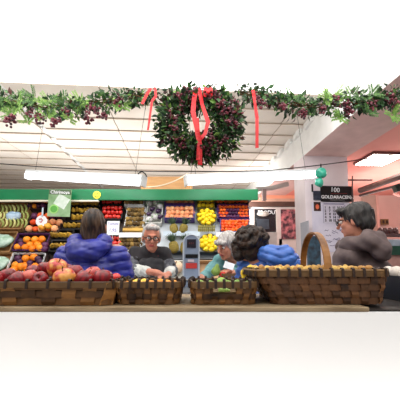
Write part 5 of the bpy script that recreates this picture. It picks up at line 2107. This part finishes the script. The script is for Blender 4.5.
garland('leafy garland with pale feathery sprays hanging at the left', [(-12, 98, GY), (15, 102, GY), (45, 107, GY), (75, 107, GY), (105, 101, GY), (130, 97, GY), (158, 95, GY)], 21, 900,
        [(8, 121, 16, .035), (12, 118, 14, .03), (40, 119, 18, .035), (53, 123, 16, .03), (58, 120, 12, .025), (88, 118, 18, .035), (97, 112, 14, .03), (103, 117, 12, .025), (30, 112, 12, .03), (118, 102, 14, .03), (90, 106, 12, .03), (66, 112, 12, .03)],
        lambda q: .060 + .018 * math.sin(q * 19), lambda q: (.45, .40, .09, .06) if q < .75 else (.6, .26, .06, .08),
        [(18, 107, 9, .1, 2), (5, 100, 7, .09, 1), (35, 98, 9, .1, 1), (50, 104, 7, .09, 2), (65, 102, 8, .09, 1), (80, 103, 7, .08, 2), (12, 114, 5, .07, 2), (47, 117, 5, .07, 2), (123, 106, 5, .06, 2), (28, 122, 4, .06, 2), (70, 120, 4, .05, 2)],
        [([(151, 88, 1.93), (147, 94, 1.92), (142, 104, 1.93)], .018), ([(155, 88, 1.93), (156, 96, 1.92), (152, 101, 1.92), (148, 130, 1.93)], .016)])
garland('dark leafy garland with maroon berry bunches hanging at the right', [(240, 93, GY), (262, 95, GY), (285, 103, GY), (310, 106, GY), (340, 105, GY), (365, 102, GY), (390, 96, GY), (415, 92, GY)], 33, 1050,
        [(262, 103, 18, .035), (282, 107, 16, .03), (303, 113, 18, .035), (322, 108, 16, .03), (345, 105, 24, .04), (349, 112, 16, .03), (372, 105, 14, .03), (390, 96, 24, .045), (398, 104, 16, .035), (255, 96, 12, .03), (335, 100, 12, .03)],
        lambda q: .066 + .02 * math.sin(q * 23), lambda q: (.56, .3, .03, .11),
        [(333, 97, 9, .08, 2), (328, 100, 6, .07, 2), (292, 98, 7, .08, 1), (352, 96, 6, .07, 1), (340, 117, 7, .06, 2), (368, 114, 6, .06, 1), (392, 115, 7, .06, 2), (372, 94, 6, .07, 1)],
        [([(253, 90, 1.93), (255, 104, 1.92), (257, 118, 1.93), (257, 148, 1.94)], .022)])
# wreath
rng = random.Random(5)
WC = P(199.5, 124, 1.98)
t = thing('wreath', 'big round wreath of dark leaves and berries with red ribbons', 'wreath', WC)
K = 1.98 / F
ring = [Vector((31.5 * K * math.cos(2 * PI * i / 60), 0, 28 * K * math.sin(2 * PI * i / 60))) for i in range(61)]
bm = BM()
for s in range(3):
    tube(bm, [p + Vector((0, .012 * math.cos(i * .8 + 2 * s), .012 * math.sin(i * .8 + 2 * s))) for i, p in enumerate(ring)], .007, 6)
obj('twig_hoop', bm, stem_brown, t)
bm = leaves_along(ring, lambda q: .098, 3300, .046, rng, lambda q: (.54, .27, .05, .14), .1, P(200, 86, 1.98).z - WC.z)
obj('foliage', bm, leaf_mats, t)
for i in range(42):
    a = rng.uniform(0, 2 * PI)
    q = rng.uniform(-14, 14)
    p = WC + Vector(((31 + q) * K * math.cos(a), -.085 + .03 * abs(q) / 13, (26 + q) * K * math.sin(a)))
    berry_cluster(t, p, 13, .028, .0088, rng)
ribbon_strip(t, [(196, 88, 1.90), (194, 100, 1.88), (193, 112, 1.88), (197, 130, 1.87), (200, 146, 1.88), (200, 165, 1.89)], .030)
ribbon_strip(t, [(199, 88, 1.90), (202, 104, 1.88), (208, 122, 1.87), (205, 134, 1.87), (199, 140, 1.88)], .026)
ribbon_strip(t, [(197, 118, 1.90), (199, 140, 1.88), (198, 160, 1.88)], .022)
bm = BM()
for s, px in ((-1, 204), (1, 212)):
    c = P(208, 92, 1.88) - WC
    pts = [c + Vector((s * .03 * math.sin(u) * (1 if u < PI else 1), -.012 * math.cos(u), .016 * math.sin(2 * u))) for u in [PI * i / 10 for i in range(11)]]
    ribbon(bm, pts, [Vector((0, -1, .3)).normalized()] * 11, [Vector((0, .006, .028))] * 11, .002)
ball(bm, P(208, 92, 1.86) - WC, .011, 2)
obj('bow', bm, red_r, t)
bm = BM()
tube(bm, [ring[15] + Vector((0, 0, .05)), Vector((0, .3, CZ - WC.z))], .002, 5)
obj('hanging_wire', bm, wire, t)
